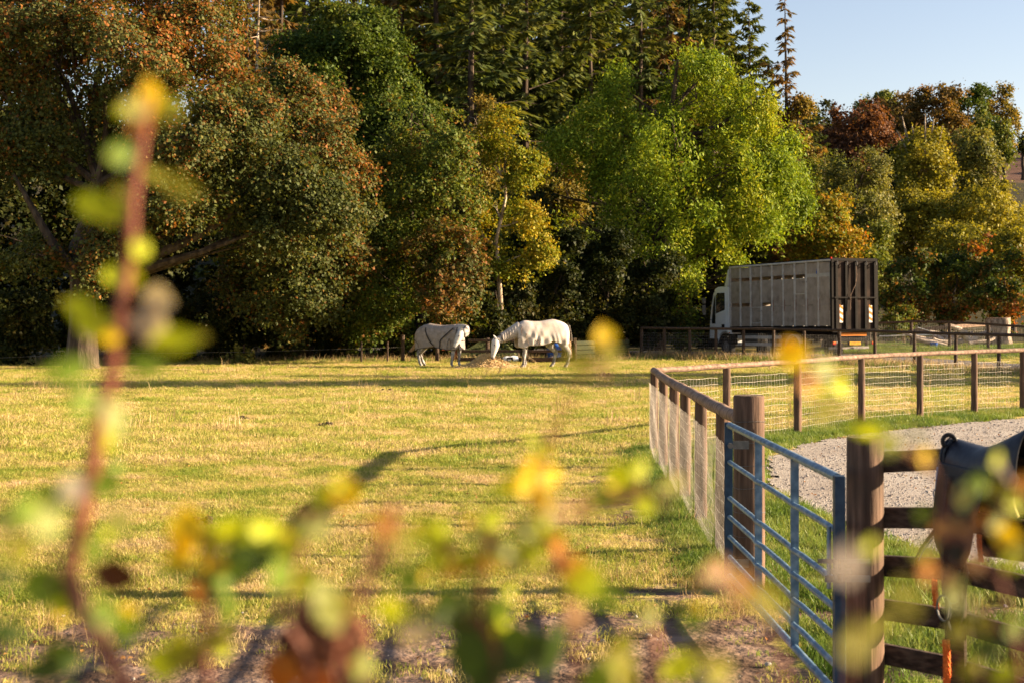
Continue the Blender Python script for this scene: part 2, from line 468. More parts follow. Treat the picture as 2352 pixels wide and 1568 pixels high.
def blade_mat(name, stops, nscale=.9, transl=.4):
    m, t, b = newmat(name)
    out = t.nodes['Material Output']
    oi = nd(t, 'ShaderNodeObjectInfo')
    n = nd(t, 'ShaderNodeTexNoise'); n.inputs['Scale'].default_value = nscale; n.inputs['Detail'].default_value = 6
    t.links.new(oi.outputs['Location'], n.inputs['Vector'])
    ma = nd(t, 'ShaderNodeMath', operation='MULTIPLY_ADD'); ma.inputs[1].default_value = .26
    t.links.new(oi.outputs['Random'], ma.inputs[0]); t.links.new(n.outputs[0], ma.inputs[2])
    sb = nd(t, 'ShaderNodeMath', operation='SUBTRACT'); sb.inputs[1].default_value = .13; t.links.new(ma.outputs[0], sb.inputs[0])
    r = ramp(t, stops); t.links.new(sb.outputs[0], r.inputs[0])
    t.links.new(r.outputs[0], b.inputs['Base Color']); b.inputs['Roughness'].default_value = .5; b.inputs['Specular IOR Level'].default_value = .25
    tr = nd(t, 'ShaderNodeBsdfTranslucent'); t.links.new(r.outputs[0], tr.inputs[0])
    mx = nd(t, 'ShaderNodeMixShader'); mx.inputs[0].default_value = transl
    t.links.new(b.outputs[0], mx.inputs[1]); t.links.new(tr.outputs[0], mx.inputs[2]); t.links.new(mx.outputs[0], out.inputs[0])
    return m
GR = [(.30, (.19,.25,.028)), (.42, (.32,.34,.05)), (.50, (.44,.39,.09)), (.60, (.54,.425,.16)), (.75, (.62,.45,.25))]
GRG = [(.30, (.07,.13,.016)), (.45, (.14,.21,.028)), (.60, (.23,.27,.045)), (.80, (.40,.34,.11))]
M['blade'] = blade_mat('blade', GR)
M['blade_green'] = blade_mat('blade_green', GRG)
M['stalk'] = blade_mat('stalk', [(.3, (.30,.20,.08)), (.5, (.44,.31,.14)), (.7, (.56,.40,.21))])

def tuft(name, mat, n, spread, h, wd, lean=.5, seed=0):
    r = random.Random(seed); mb = MB()
    for i in range(n):
        a = r.uniform(0, 6.28); d = spread * math.sqrt(r.random())
        bx, by = d*math.cos(a), d*math.sin(a)
        hh = h * r.uniform(.5, 1.2); l = hh * lean * r.uniform(.1, 1.4); la = r.uniform(0, 6.28)
        wa = r.uniform(0, 3.14); wx, wy = wd*math.cos(wa)*.5, wd*math.sin(wa)*.5
        mx_, my_ = bx + l*.35*math.cos(la), by + l*.35*math.sin(la)
        tx, ty = bx + l*math.cos(la), by + l*math.sin(la)
        mb.add([(bx-wx,by-wy,-.01),(bx+wx,by+wy,-.01),(mx_+wx*.8,my_+wy*.8,hh*.6),(mx_-wx*.8,my_-wy*.8,hh*.6),(tx,ty,hh)], [(0,1,2,3),(3,2,4)])
    me = bpy.data.meshes.new(name); me.from_pydata(mb.v, [], mb.f); me.materials.append(mat)
    return bpy.data.objects.new(name, me)

def field_pts(n, d0, d1, power=1.0, margin=.44):
    u = RNG.random(n)
    D = (d0**(power) + u*(d1**power - d0**power))**(1/power)
    X = RNG.uniform(-margin, margin, n) * D
    return X, D
def frame_keep(X, D):
    return np.abs(X) < .42*D + 1
# near turf: short grazed blades
def turf(name, n, d0, d1, power, sc, srcs, label, tilt=.15, green=False):
    X, D = field_pts(n, d0, d1, power)
    sm = soil_mask(X, D)
    nz = fbm2(X, D, 1.7, 3)
    lane = poly_mask(X, D, LANE)
    ld = dist_poly(X, D, LANE)
    inside = lane & (ld > .12)
    road = poly_mask(X, D, ROAD)
    verge = ((~lane & (ld < 1.0)) | ((D > 7.5) & (X > 1.75) & (D < 15) & ~lane)) & (X > 1.85)
    keep = (RNG.random(n) > np.clip(sm*1.42 - .30*nz - .13, 0, .99)) & ~inside & ~road
    keep &= ~((D > 54.5+.6*nz) & (X < 4))
    keep &= (verge if green else ~verge)
    X, D, nz = X[keep], D[keep], nz[keep]
    P = np.stack([X, D, hgt(X, D)], 1)
    s = sc * (1 + .45*nz + RNG.uniform(-.25, .35, len(X))); s = np.clip(s, .3, 3)
    return scatter(name, P, None, s, RNG.uniform(0, 6.28, len(X)), srcs, label, 'grass', tilt)
T1 = [tuft('tuft', M['blade'], 32, .085, .030, .004, 1.2, k) for k in range(4)]
T2 = [tuft('tuft', M['blade'], 34, .19, .036, .007, 1.2, 10+k) for k in range(4)]
T3 = [tuft('tuft', M['blade_green'], 26, .08, .085, .006, .7, 20+k) for k in range(4)]
T4 = [tuft('stalk_tuft', M['stalk'], 5, .10, .17, .004, .6, 30+k) for k in range(4)]
T5 = [tuft('stalk_tuft', M['stalk'], 7, .35, .30, .012, .5, 40+k) for k in range(4)]
T6 = [tuft('tuft', M['blade_green'], 22, .22, .16, .012, .6, 50+k) for k in range(4)]
turf('grazed_turf', 60000, 7.6, 20, 1.6, 1.0, T1, 'short sunlit grazed grass in the near half of the paddock')
turf('far_turf', 120000, 19, 58, 1.5, 1.0, T2, 'yellow green grazed grass in the far half of the paddock')
turf('verge_grass', 60000, 7.6, 27, 1.4, 1.0, T3, 'lush green grass along the gravel edge and behind the gate', .2, True)
def stalks(name, n, d0, d1, srcs, label, thr=.1):
    X, D = field_pts(n, d0, d1, 1.5)
    nz = fbm2(X, D, .5, 3)
    keep = (nz > thr) & ~poly_mask(X, D, LANE) & ~poly_mask(X, D, ROAD)
    X, D = X[keep], D[keep]
    return scatter(name, np.stack([X, D, hgt(X, D)], 1), None, RNG.uniform(.5, 1.3, len(X)), RNG.uniform(0, 6.28, len(X)), srcs, label, 'grass', .2)
stalks('straw_stalks', 2200, 8, 24, T4, 'thin dry straw stalks standing out of the near turf')
stalks('dry_grass', 1500, 24, 60, T5, 'taller dry grass stalks at the far side of the paddock', .15)
# rough grass strips along the fences and at the far edge
def strip(name, pts, n, wdt, srcs, label, sc=1.0):
    X = []; Y = []
    for i in range(len(pts)-1):
        k = n // (len(pts)-1); u = RNG.random(k)
        X.append(pts[i][0] + u*(pts[i+1][0]-pts[i][0]) + RNG.normal(0, wdt, k)); Y.append(pts[i][1] + u*(pts[i+1][1]-pts[i][1]) + RNG.normal(0, wdt, k))
    X = np.concatenate(X); Y = np.concatenate(Y)
    keep = ~poly_mask(X, Y, ROAD) & ~(poly_mask(X, Y, LANE) & (dist_poly(X, Y, LANE) > .2))
    X, Y = X[keep], Y[keep]
    return scatter(name, np.stack([X, Y, hgt(X, Y)], 1), None, RNG.uniform(.5, 1.4, len(X))*sc, RNG.uniform(0, 6.28, len(X)), srcs, label, 'grass', .2)
strip('fence_grass', [(a, b) for a, b in FR], 5000, .22, T3, 'green grass growing along the foot of the curved mesh fence')
strip('gate_fence_grass', [(a-.12, b) for a, b in FL], 3200, .16, T3, 'green grass along the foot of the mesh fence running to the gate', .8)
strip('edge_grass', [(-24,54), (-10,54.5), (0,54.6), (5,56)], 2200, .5, T6+T5, 'rough grass at the foot of the wood', .8)
strip('truck_fence_grass', [(a, b-.3) for a, b in FT], 3600, .45, T6+T5+T5, 'tall dry grass along the far mesh fence', 1.0)
strip('bank_grass', [(14,60),(19,58.5),(24,60),(20,63),(15,62)], 7000, 1.0, T6, 'bright green grass on the bank beyond the lane', .8)
# stones on the lane
def stone(seed):
    r = random.Random(seed); mb = MB(); mb.sphere((0,0,0), (1,.8,.55), 7, 4)
    vs = [tuple(c * r.uniform(.8, 1.15) for c in v) for v in mb.v]
    me = bpy.data.meshes.new('stone'); me.from_pydata(vs, [], mb.f); me.materials.append(M['stone'])
    return bpy.data.objects.new('stone', me)
M['stone'] = blade_mat('stone', [(.3, (.18,.15,.13)), (.5, (.30,.265,.235)), (.7, (.40,.36,.32))], 30, 0.0)
n = 60000
X, D = field_pts(n, 7.6, 29, 1.4)
msk = poly_mask(X, D, LANE) | ((soil_mask(X, D) > .5) & (RNG.random(n) < .02))
X, D = X[msk], D[msk]
scatter('gravel_stones', np.stack([X, D, hgt(X, D)+.018], 1), None, RNG.gamma(2.4, .0027, len(X))+.004, RNG.uniform(0, 6.28, len(X)), [stone(k) for k in range(4)], 'loose grey and buff stones on the gravel lane', 'gravel', .5)
# fallen leaves
def litter(seed):
    r = random.Random(seed); mb = MB()
    mb.add([(0,-.03,.0),(.022,0,.012),(0,.035,.004),(-.022,0,.010)], [(0,1,2),(0,2,3)])
    me = bpy.data.meshes.new('fallen_leaf'); me.from_pydata(mb.v, [], mb.f); me.materials.append(M['litter'])
    return bpy.data.objects.new('fallen_leaf', me)
M['litter'] = blade_mat('litter', [(.3, (.16,.06,.02)), (.5, (.34,.15,.04)), (.7, (.45,.28,.08))], 9, .2)
X, D = field_pts(1500, 7.6, 30, 1.6)
scatter('fallen_leaves', np.stack([X, D, hgt(X, D)+.03], 1), None, RNG.uniform(.3, .75, len(X)), RNG.uniform(0, 6.28, len(X)), [litter(k) for k in range(2)], 'small brown leaves lying in the paddock grass', 'leaves', .5)

for k, (x, y) in enumerate([(565,965),(752,978),(455,1205),(880,900),(1395,862),(240,905)]):
    p = at(x, y, 7024/(y-701)); root = empty('dung_pile', (p.x, p.y, h1(p.x, p.y)), random.uniform(0,6), 'small dark pile of horse dung lying on the open paddock grass', 'dung', 'dung piles dotted over the paddock')
    mb = MB()
    for q in range(7): mb.sphere((random.gauss(0,.09), random.gauss(0,.07), .025+.03*(q<2)), (.05,.045,.035), 7, 4)
    if 'dung' not in M: M['dung'] = noise_mat('dung', [(.3,(.02,.012,.006)),(.7,(.06,.04,.02))], 20, rough=.9, bump=.5)
    mb.obj('lumps', M['dung'], root, smooth=True)['kind'] = 'stuff'
# ------------------------------------------------------------------ trees
def foliage(lobes, leaf=(.15,.11), layers=3.0, clump=.45, per=26, pal=None, rng=None, droop=0.0, hole=.35, inner=.15, flat=.55, outw=.55, shape='lobed', bough=1.5, zr=None):
    areas = np.array([4*math.pi*(((l[3]*l[4])**1.6+(l[3]*l[5])**1.6+(l[4]*l[5])**1.6)/3)**(1/1.6) for l in lobes])
    la = leaf[0]*leaf[1]*.5
    n = int(layers*areas.sum()/(la*per))
    li = rng.choice(len(lobes), n, p=areas/areas.sum())
    Lb = np.array(lobes)[li]
    d = rng.normal(size=(n, 3)); d /= np.linalg.norm(d, axis=1)[:, None]
    rad = np.where(rng.random(n) < inner, rng.uniform(.45, .85, n), rng.uniform(.86, 1.06, n))
    Pc = Lb[:, :3] + d * Lb[:, 3:6] * rad[:, None]
    sc_ = np.minimum(1, bough/1.5) if bough < 1.5 else bough/1.5
    bump = vnoise(Pc*.9/sc_) ; Pc += d * (bump*.40*sc_ + vnoise(Pc*.33/sc_+5)*.75*sc_ + (rng.random(n) < .06)*rng.uniform(.1, .7, n)*sc_)[:, None]
    # gather the clumps into boughs with dark creases between them
    nb = max(6, int(areas.sum()/bough**2))
    bi = rng.choice(n, min(nb, n), replace=False)
    Bc = Pc[bi]
    near = np.empty(n, int); dist = np.empty(n)
    for c0 in range(0, n, 2000):
        dd = np.sqrt(((Pc[c0:c0+2000, None, :] - Bc[None])**2).sum(2)); near[c0:c0+2000] = dd.argmin(1); dist[c0:c0+2000] = dd.min(1)
    Pc = Pc + (Bc[near]-Pc)*.22
    lr = np.minimum(1, Lb[:, 3:6].min(1)*.5/bough)
    q_ = np.clip(dist/(bough*.62), 0, 1.3)*lr**.5
    Pc = Pc - d*(q_**2.2*bough*.55)[:, None]
    Pc[:, 2] -= (q_*bough*.12)
    bt = rng.normal(0, 1, len(Bc))[near]
    # drop clumps buried in other lobes, and open holes
    keep = np.ones(n, bool)
    for k, l in enumerate(lobes):
        q = (((Pc - np.array(l[:3])) / np.array(l[3:6]))**2).sum(1)
        keep &= ~((q < .55) & (li != k) & (rng.random(n) < .8))
    keep &= (vnoise(Pc*.55/sc_+9.1) + .5*vnoise(Pc*1.5/sc_+3.1)) > -hole
    Pc, d, bump, bt = Pc[keep], d[keep], bump[keep], bt[keep]
    n = len(Pc)
    # leaves in each clump
    nrm = d*outw + np.array([0,0,.55]) + rng.normal(0, .28, (n,3)); nrm /= np.linalg.norm(nrm, axis=1)[:, None]
    cs = clump * rng.uniform(.45, 1.5, n)
    g = rng.normal(size=(n, per, 3))
    along = (g*nrm[:, None, :]).sum(2, keepdims=True)
    g = g - along*nrm[:, None, :]*flat
    if droop: g[:, :, 2] = g[:, :, 2]*(1+droop) - np.abs(g[:, :, 0])*droop*.4
    P = (Pc[:, None, :] + g*cs[:, None, None]*.5).reshape(-1, 3)
    N = np.repeat(nrm, per, 0) + rng.normal(0, .55, (len(P), 3)); N /= np.linalg.norm(N, axis=1)[:, None]
    T = rng.normal(size=P.shape)
    if droop: T[:, 2] -= 2.2*droop
    T -= N*(T*N).sum(1)[:, None]; T /= np.linalg.norm(T, axis=1)[:, None]
    B = np.cross(N, T)
    s = rng.uniform(.5, 1.3, len(P))[:, None]
    L, W = leaf[0]*s, leaf[1]*s
    fold = .18*W*N
    v0 = P - T*L*.5; v2 = P + T*L*.5
    if shape == 'lobed':
        v1 = P + B*W*.5 + T*L*.12 - fold; v3 = P - B*W*.5 + T*L*.12 - fold
    else:
        v1 = P + B*W*.5 - fold; v3 = P - B*W*.5 - fold
    V = np.stack([v0, v1, v2, v3], 1).reshape(-1, 3)
    i = np.arange(len(P))*4
    F = np.concatenate([np.stack([i, i+1, i+2], 1), np.stack([i, i+2, i+3], 1)])
    stops, amp, freq, jit = pal
    t = .39 + amp*np.repeat(.75*vnoise(Pc*freq+4.2) + .5*vnoise(Pc*freq*3+1.7) + .25*bt, per) + rng.normal(0, jit, len(P)) + np.repeat(rng.normal(0, .09, n), per)
    if zr: t = t + zr[2]*(sstep(zr[0], zr[1], np.repeat(Pc[:, 2], per)) - .5)
    st = np.array([x[0] for x in stops]); cc = np.array([x[1] for x in stops])
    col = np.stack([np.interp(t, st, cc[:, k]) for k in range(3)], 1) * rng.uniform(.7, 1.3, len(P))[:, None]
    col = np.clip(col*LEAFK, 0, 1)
    return V, F, np.concatenate([col, col])

LEAFK = .80
PAL = {
 'sycamore': ([(.15,(.075,.095,.030)),(.38,(.12,.14,.038)),(.52,(.15,.125,.035)),(.66,(.27,.12,.03)),(.85,(.32,.11,.03))], .20, .25, .17),
 'syc_green': ([(.15,(.07,.11,.02)),(.45,(.14,.18,.03)),(.65,(.17,.16,.03)),(.82,(.30,.14,.03))], .20, .3, .17),
 'rust': ([(.15,(.08,.10,.025)),(.42,(.20,.12,.035)),(.7,(.40,.16,.05)),(.9,(.46,.22,.08))], .3, .4, .14),
 'oak': ([(.2,(.05,.085,.013)),(.5,(.095,.14,.02)),(.8,(.18,.19,.03))], .25, .3, .14),
 'ash': ([(.12,(.11,.18,.018)),(.38,(.23,.32,.024)),(.62,(.34,.38,.03)),(.9,(.50,.43,.035))], .20, .25, .12),
 'yellow': ([(.15,(.15,.20,.02)),(.45,(.28,.27,.022)),(.8,(.48,.32,.022))], .25, .5, .14),
 'orange': ([(.1,(.12,.16,.02)),(.35,(.25,.23,.025)),(.6,(.40,.24,.025)),(.85,(.42,.13,.02))], .25, .5, .15),
 'birch': ([(.2,(.15,.14,.03)),(.5,(.30,.22,.045)),(.85,(.42,.26,.06))], .25, .4, .14),
 'olive': ([(.2,(.19,.19,.025)),(.5,(.36,.32,.035)),(.85,(.50,.39,.05))], .22, .3, .12),
 'willow': ([(.2,(.13,.15,.04)),(.5,(.23,.22,.055)),(.85,(.32,.27,.07))], .22, .3, .12),
 'lime': ([(.2,(.10,.14,.025)),(.5,(.19,.21,.035)),(.85,(.28,.25,.04))], .22, .3, .12),
 'copper': ([(.2,(.09,.045,.028)),(.5,(.20,.085,.038)),(.85,(.30,.13,.045))], .22, .3, .12),
 'beech': ([(.2,(.11,.085,.025)),(.5,(.22,.13,.035)),(.85,(.32,.17,.045))], .3, .3, .12),
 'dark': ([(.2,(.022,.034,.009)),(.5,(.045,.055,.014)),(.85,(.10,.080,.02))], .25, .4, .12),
 'hedge': ([(.2,(.05,.08,.018)),(.45,(.10,.12,.025)),(.65,(.28,.15,.03)),(.85,(.34,.10,.03))], .35, .5, .15),
 'conifer': ([(.2,(.06,.085,.016)),(.5,(.12,.15,.028)),(.85,(.21,.20,.04))], .25, .5, .14),
 'con_blue': ([(.2,(.055,.085,.026)),(.5,(.11,.14,.04)),(.85,(.18,.19,.05))], .25, .5, .14),
 'con_brown': ([(.2,(.10,.08,.028)),(.5,(.19,.125,.042)),(.85,(.30,.17,.05))], .3, .5, .14),
}

def limb_pts(a, b, n=6, wob=.12, sag=0.0):
    a = Vector(a); b = Vector(b); L = (b-a).length
    pts = []
    w1 = Vector((random.gauss(0,1), random.gauss(0,1), random.gauss(0,1)))*wob*L
    w2 = Vector((random.gauss(0,1), random.gauss(0,1), random.gauss(0,1)))*wob*L*.5
    for i in range(n):
        t = i/(n-1)
        p = a.lerp(b, t) + w1*math.sin(math.pi*t)*.5 + w2*math.sin(2*math.pi*t)*.4
        p.z += -sag*L*math.sin(math.pi*t)
        pts.append(p)
    return pts

def broadleaf(name, label, base, lobes, pal, leaf=(.16,.13), layers=3.0, clump=.5, per=26, trunk_r=.3, trunk_top=None, droop=0, hole=.35, bark='bark', group=None, shape='lobed', inner=.15, cat='tree', flat=.55, twigs=0, extra_limbs=(), seed=None, outw=.55, bough=1.5, zr=None):
    bx, by = base; bz = h1(bx, by) - .15
    root = empty(name, (bx, by, bz), 0, label, cat, group)
    rng = np.random.default_rng(abs(seed) if seed is not None else abs(hash((round(bx,2), round(by,2)))) % 99991)
    inv = Vector((bx, by, bz))
    lo = [(l[0]-bx, l[1]-by, l[2]-bz, l[3], l[4], l[5]) for l in lobes]
    top = trunk_top or (max(l[2]+l[5]*.2 for l in lo))
    zc = np.mean([l[2] for l in lo])
    cxm = np.mean([l[0] for l in lo]); cym = np.mean([l[1] for l in lo])
    g_ = lambda a: random.gauss(0, a)
    tp = [Vector((0,0,0)), Vector((0.02,0,.35)), Vector((.02*top+g_(.06),0,top*.2)), Vector((.01*top+g_(.12),g_(.1),top*.36)), Vector((cxm*.15+g_(.18),cym*.2,top*.52)), Vector((cxm*.3+g_(.22),cym*.3,top*.7)), Vector((cxm*.7,cym*.7,top))]
    mb = MB(); mb.tube(tp, [trunk_r*1.45, trunk_r*1.1, trunk_r*.92, trunk_r*.8, trunk_r*.65, trunk_r*.45, trunk_r*.12], 12, jit=.05)
    mb.obj('trunk', M[bark], root, smooth=True)
    mb = MB()
    for l in lo:
        z0 = max(top*.12, min(l[2]-.25*l[5] - .3*math.hypot(l[0], l[1]), top*.8))
        k = min(1, z0/top)
        st = Vector((cxm*k*k*.6, cym*k*k*.6, z0))
        c = Vector(l[:3]) + Vector((0,0,-.1*l[5]))
        r0 = trunk_r*.45*(1-.5*k)
        pp = limb_pts(st, c, 6, .07)
        mb.tube(pp, [r0*(1-.8*i/5) for i in range(6)], 6)
        for q in range(4):
            dv = Vector((random.gauss(0,1), random.gauss(0,1), abs(random.gauss(0,.8)))).normalized()
            e = c + Vector((dv.x*l[3], dv.y*l[4], dv.z*l[5]))*.85
            s0 = pp[random.randint(2, 5)]
            mb.tube(limb_pts(s0, e, 5, .08), [r0*.3, r0*.22, r0*.15, r0*.1, r0*.04], 5)
    for (a, b, r) in extra_limbs:
        pp = limb_pts(Vector(a)-inv, Vector(b)-inv, 8, .06, .05)
        mb.tube(pp, [r*(1-.75*i/7) for i in range(8)], 8, jit=.05)
    mb.obj('branches', M[bark], root, smooth=True, kind='stuff')
    V, F, cols = foliage(lo, leaf, layers, clump, per, PAL[pal], rng, droop, hole, inner, flat, shape=shape, outw=outw, bough=bough, zr=zr)
    o = np_mesh('crown', V, F, M['leaf'], cols, root)
    o['kind'] = 'stuff'
    return root

def PL(x, y, D, rpx, dd=0, ry=None, rz=None):
    """a crown lobe at a 2352-px position, radii in px at depth D"""
    p = at(x, y, D+dd); s = (D+dd)/FPX
    return (p.x, p.y, p.z, rpx*s, (ry or rpx)*s, (rz or rpx*.8)*s)

def auto_lobes(x, D, top, bot, hw, n, seed, taper=.5):
    r = random.Random(seed); out = []
    s = D/FPX; cz = (top+bot)/2; hh = (bot-top)/2
    for i in range(n):
        u = (i+.5)/n; ph = i*2.399
        zz = 1 - 2*u                                   # 1 top .. -1 bottom
        wr = math.sqrt(max(0, 1-zz*zz)) * (1 if zz > 0 else 1-taper*zz*zz)
        rr = hw*r.uniform(.40, .56)
        px = x + math.cos(ph)*(hw-rr*.8)*wr
        py = cz - zz*(hh-rr*.7)
        out.append(PL(px, py, D, rr, dd=math.sin(ph)*(hw-rr*.8)*wr*s))
    out.append(PL(x, cz, D, hw*.62, rz=hh*.7))
    return out

# ------------------------------------------------------------------ the trees at the far side of the paddock
# great sycamore on the left with its low spreading crown and grey bole
tb = at(187, 848, 47.8)
broadleaf('sycamore_tree', 'huge spreading sycamore with rust flecked crown and thick grey trunk at the left', (tb.x, tb.y),
    [PL(60,80,49,190), PL(-60,330,49,150), PL(250,120,47.5,190), PL(430,60,50,170), PL(420,300,46.5,170), PL(330,450,46,110,rz=85), PL(120,300,49,150),
     PL(560,260,48,130), PL(250,560,46.5,75,rz=50), PL(200,630,46.8,85,rz=42), PL(110,590,47.5,60,rz=40), PL(30,560,49,90,rz=60), PL(470,470,46,90,rz=65), PL(640,420,47.5,120,rz=95), PL(-80,130,50,160), PL(300,-60,51,190), PL(30,-60,51,170),
     PL(720,480,48,90,rz=75), PL(600,520,47.5,75,rz=50)],
    'sycamore', leaf=(.125,.115), layers=2.2, clump=.5, zr=(4,15,.22), trunk_r=.52, trunk_top=8, hole=.28,
    extra_limbs=[((tb.x+.2, tb.y-.2, 3.0), tuple(at(560, 470, 47)), .26), ((tb.x+.1, tb.y-.3, 3.2), tuple(at(30, 400, 47.5)), .24)], seed=3)
b = at(700, 840, 57)
broadleaf('sycamore_tree', 'rust tipped sycamore immediately right of the huge spreading one, below the round oak', (b.x, b.y),
    [PL(640,230,52,110), PL(700,330,51,120), PL(760,250,53,80), PL(600,330,51.5,100), PL(720,470,51,110), PL(650,560,51,110), PL(560,600,52,110), PL(790,430,52,90), PL(690,680,52,120), PL(800,600,53,90)],
    'sycamore', leaf=(.125,.115), layers=2.1, clump=.45, zr=(2,11,.20), trunk_r=.3, seed=5)
b = at(960, 835, 58.5)
broadleaf('sycamore_tree', 'green sycamore with orange leaf tips and hanging browned lower boughs above the smaller horse', (b.x, b.y),
    [PL(980,270,55,90), PL(900,320,55,85), PL(1010,360,54,90), PL(930,430,54,100), PL(860,520,54,90), PL(990,520,54,90), PL(900,640,54.5,100), PL(840,720,55,70), PL(1040,470,55,60)],
    'syc_green', leaf=(.125,.115), layers=2.2, clump=.45, zr=(2,11,.15), trunk_r=.26, seed=8)
b = at(1048, 835, 57.5)
broadleaf('field_maple', 'small browned maple with coppery orange foliage hanging just above the two horses', (b.x, b.y),
    [PL(1040,600,52.5,62), PL(1010,660,52.3,52), PL(1060,680,52.6,48), PL(1000,560,53,48), PL(1070,620,53,40)],
    'rust', leaf=(.13,.12), layers=2.6, clump=.32, trunk_r=.09, seed=9)
b = at(1142, 838, 57)
broadleaf('yellow_maple', 'slim golden yellow maple with a pale bare stem between the sycamores and the big ash', (b.x, b.y),
    [PL(1135,290,57,62), PL(1180,330,57,60), PL(1110,340,57.5,48), PL(1200,400,56.5,55), PL(1090,270,58,30), PL(1230,370,57,38), PL(1210,490,57,55), PL(1110,540,58,50), PL(1170,600,57.5,55), PL(1240,570,57.5,45), PL(1130,470,58.6,34)],
    'yellow', leaf=(.12,.10), layers=2.3, clump=.36, bough=.9, trunk_r=.115, trunk_top=9.4, bark='bark_pale', hole=.05, seed=10)
b = at(1500, 820, 67)
broadleaf('ash_tree', 'big rounded ash with bright yellow green drooping leaves behind the truck cab', (b.x, b.y),
    [PL(1480,230,67,100), PL(1600,220,66.5,95), PL(1690,270,66.5,85), PL(1380,290,67,95), PL(1330,380,67,80), PL(1560,330,64.5,110), PL(1700,380,65,92), PL(1440,420,64.5,95), PL(1770,430,66,75), PL(1600,455,64.5,120), PL(1720,520,65,95), PL(1500,540,64.5,100), PL(1575,590,66,62), PL(1810,400,67,50), PL(1560,670,64,48,rz=50), PL(1560,170,67,70), PL(1330,500,67,75), PL(1790,500,67,60), PL(1640,150,67,42), PL(1740,230,66,45), PL(1290,330,67,50), PL(1420,200,67,50), PL(1850,470,66.5,38), PL(1700,620,65,50), PL(1660,560,63.6,55), PL(1520,620,64.5,60), PL(1810,330,67,36), PL(1270,440,68,45)],
    'ash', leaf=(.19,.085), layers=1.75, clump=.45, per=30, bough=2.1, trunk_r=.42, droop=.5, hole=.12, shape='long', seed=12, flat=.2)
# second row, standing higher on the slope
spec = [
 # x,    D,  top, bot, hw,  n, pal, leaf, label
 (800, 68, -5, 340, 165, 12, 'oak', .15, 'round crowned dark green oak standing above the second sycamore'),
 (930, 66, 200, 520, 120, 8, 'oak', .15, 'smaller green oak crown between the round oak and the green sycamore'),
 (1090, 74, 200, 500, 60, 5, 'birch', .14, 'thin yellowing birch peeping over the golden maple'),
 (1120, 64, 420, 760, 75, 7, 'syc_green', .15, 'shaded green maple standing behind the golden maple stem'),
 (1285, 70, 270, 560, 70, 6, 'birch', .14, 'brownish shrub like tree at the left flank of the big ash'),
 (1830, 92, 205, 560, 62, 7, 'birch', .16, 'tall brown gold birch rising right of the big ash'),
 (1895, 88, 330, 600, 65, 6, 'lime', .16, 'pale lime green tree between the birch and the crab apple'),
 (1965, 84, 335, 600, 92, 8, 'willow', .15, 'loose crab apple tree with yellowing leaves and ivy in its middle'),
 (1880, 74, 420, 700, 100, 8, 'orange', .17, 'orange tinged field maple right above the truck body'),
 (1990, 76, 500, 740, 70, 6, 'lime', .15, 'bushy hazel with pale twigs above the rear of the truck'),
 (2200, 82, 500, 680, 80, 7, 'olive', .16, 'lower olive green willow just above the red tinged hedge'),
 (2325, 80, 510, 680, 75, 7, 'olive', .16, 'lowest olive green willow near the right edge'),
 (2100, 98, 420, 640, 95, 7, 'olive', .17, 'left olive green willow of the scrub on the slope'),
 (2250, 96, 405, 640, 110, 8, 'olive', .17, 'broad domed olive green willow above the red tinged hedge'),
 (2385, 99, 480, 660, 60, 5, 'olive', .17, 'olive green willow cut by the right edge of the photograph'),
]
for (x, D, top, bot, hw, n, pal, lf, lab) in spec:
    b = at(x, HY, D)
    broadleaf('oak_tree' if pal == 'oak' else 'birch_tree' if pal == 'birch' else 'willow_tree' if pal == 'olive' else 'maple_tree', lab, (b.x, b.y),
              auto_lobes(x, D, top, bot+20, hw*1.08, n+2, int(x), taper=.2), pal, leaf=(lf*1.1, lf*.9), layers=2.3, clump=.5, trunk_r=.2, seed=int(x), hole=.3)
# hilltop trees
spec = [
 (1975, 185, 222, 375, 82, 9, 'copper', .34, 'copper beech with a rounded maroon crown at the left end of the hilltop'),
 (1890, 190, 222, 330, 34, 4, 'dark', .34, 'narrow dark green tree left of the copper beech on the hill'),
 (2060, 215, 205, 330, 60, 6, 'beech', .38, 'bronze beech behind the copper beech on the skyline'),
 (2010, 235, 198, 300, 60, 5, 'lime', .38, 'low light green tree on the skyline behind the copper beech'),
 (2150, 195, 182, 330, 72, 8, 'beech', .34, 'tallest bronze beech in the middle of the hilltop'),
 (2225, 200, 183, 330, 58, 6, 'oak', .34, 'dark olive oak joined to the bronze beech on the hilltop'),
 (2290, 215, 186, 300, 48, 6, 'birch', .34, 'airy golden beech at the right end of the hilltop group'),
 (2305, 190, 262, 320, 26, 4, 'lime', .30, 'small round green tree below the airy golden beech'),
 (2350, 235, 296, 300, 14, 3, 'dark', .34, 'dark hedge tree on the skyline at the right edge'),
 (2238, 150, 278, 425, 56, 8, 'willow', .28, 'domed sage green oak in front of the hilltop beeches'),
 (2120, 145, 280, 450, 66, 8, 'olive', .26, 'ivy clad dying tree with bare white branch tips on the slope'),
 (2060, 160, 325, 430, 50, 5, 'dark', .30, 'dark holly below the copper beech'),
]
for (x, D, top, bot, hw, n, pal, lf, lab) in spec:
    b = at(x, HY, D)
    ex = ()
    if 'white branch' in lab:
        ex = [(tuple(at(x, 420, D)), tuple(at(x+dx, yy, D)), .22) for dx, yy in ((-48,268),(-25,290),(5,262),(25,275),(45,290),(-60,300))]
    broadleaf('beech_tree' if pal in ('copper', 'beech') else 'hill_tree', lab, (b.x, b.y),
              auto_lobes(x, D, top, bot+60, hw*1.12, n+3, int(x)+3, taper=.1), pal, leaf=(lf*1.15, lf), layers=2.3, clump=.9, bough=1.9, trunk_r=.35, seed=int(x)+1, hole=.35, bark='bark_pale' if ex else 'bark', extra_limbs=ex, group='trees on the hilltop')
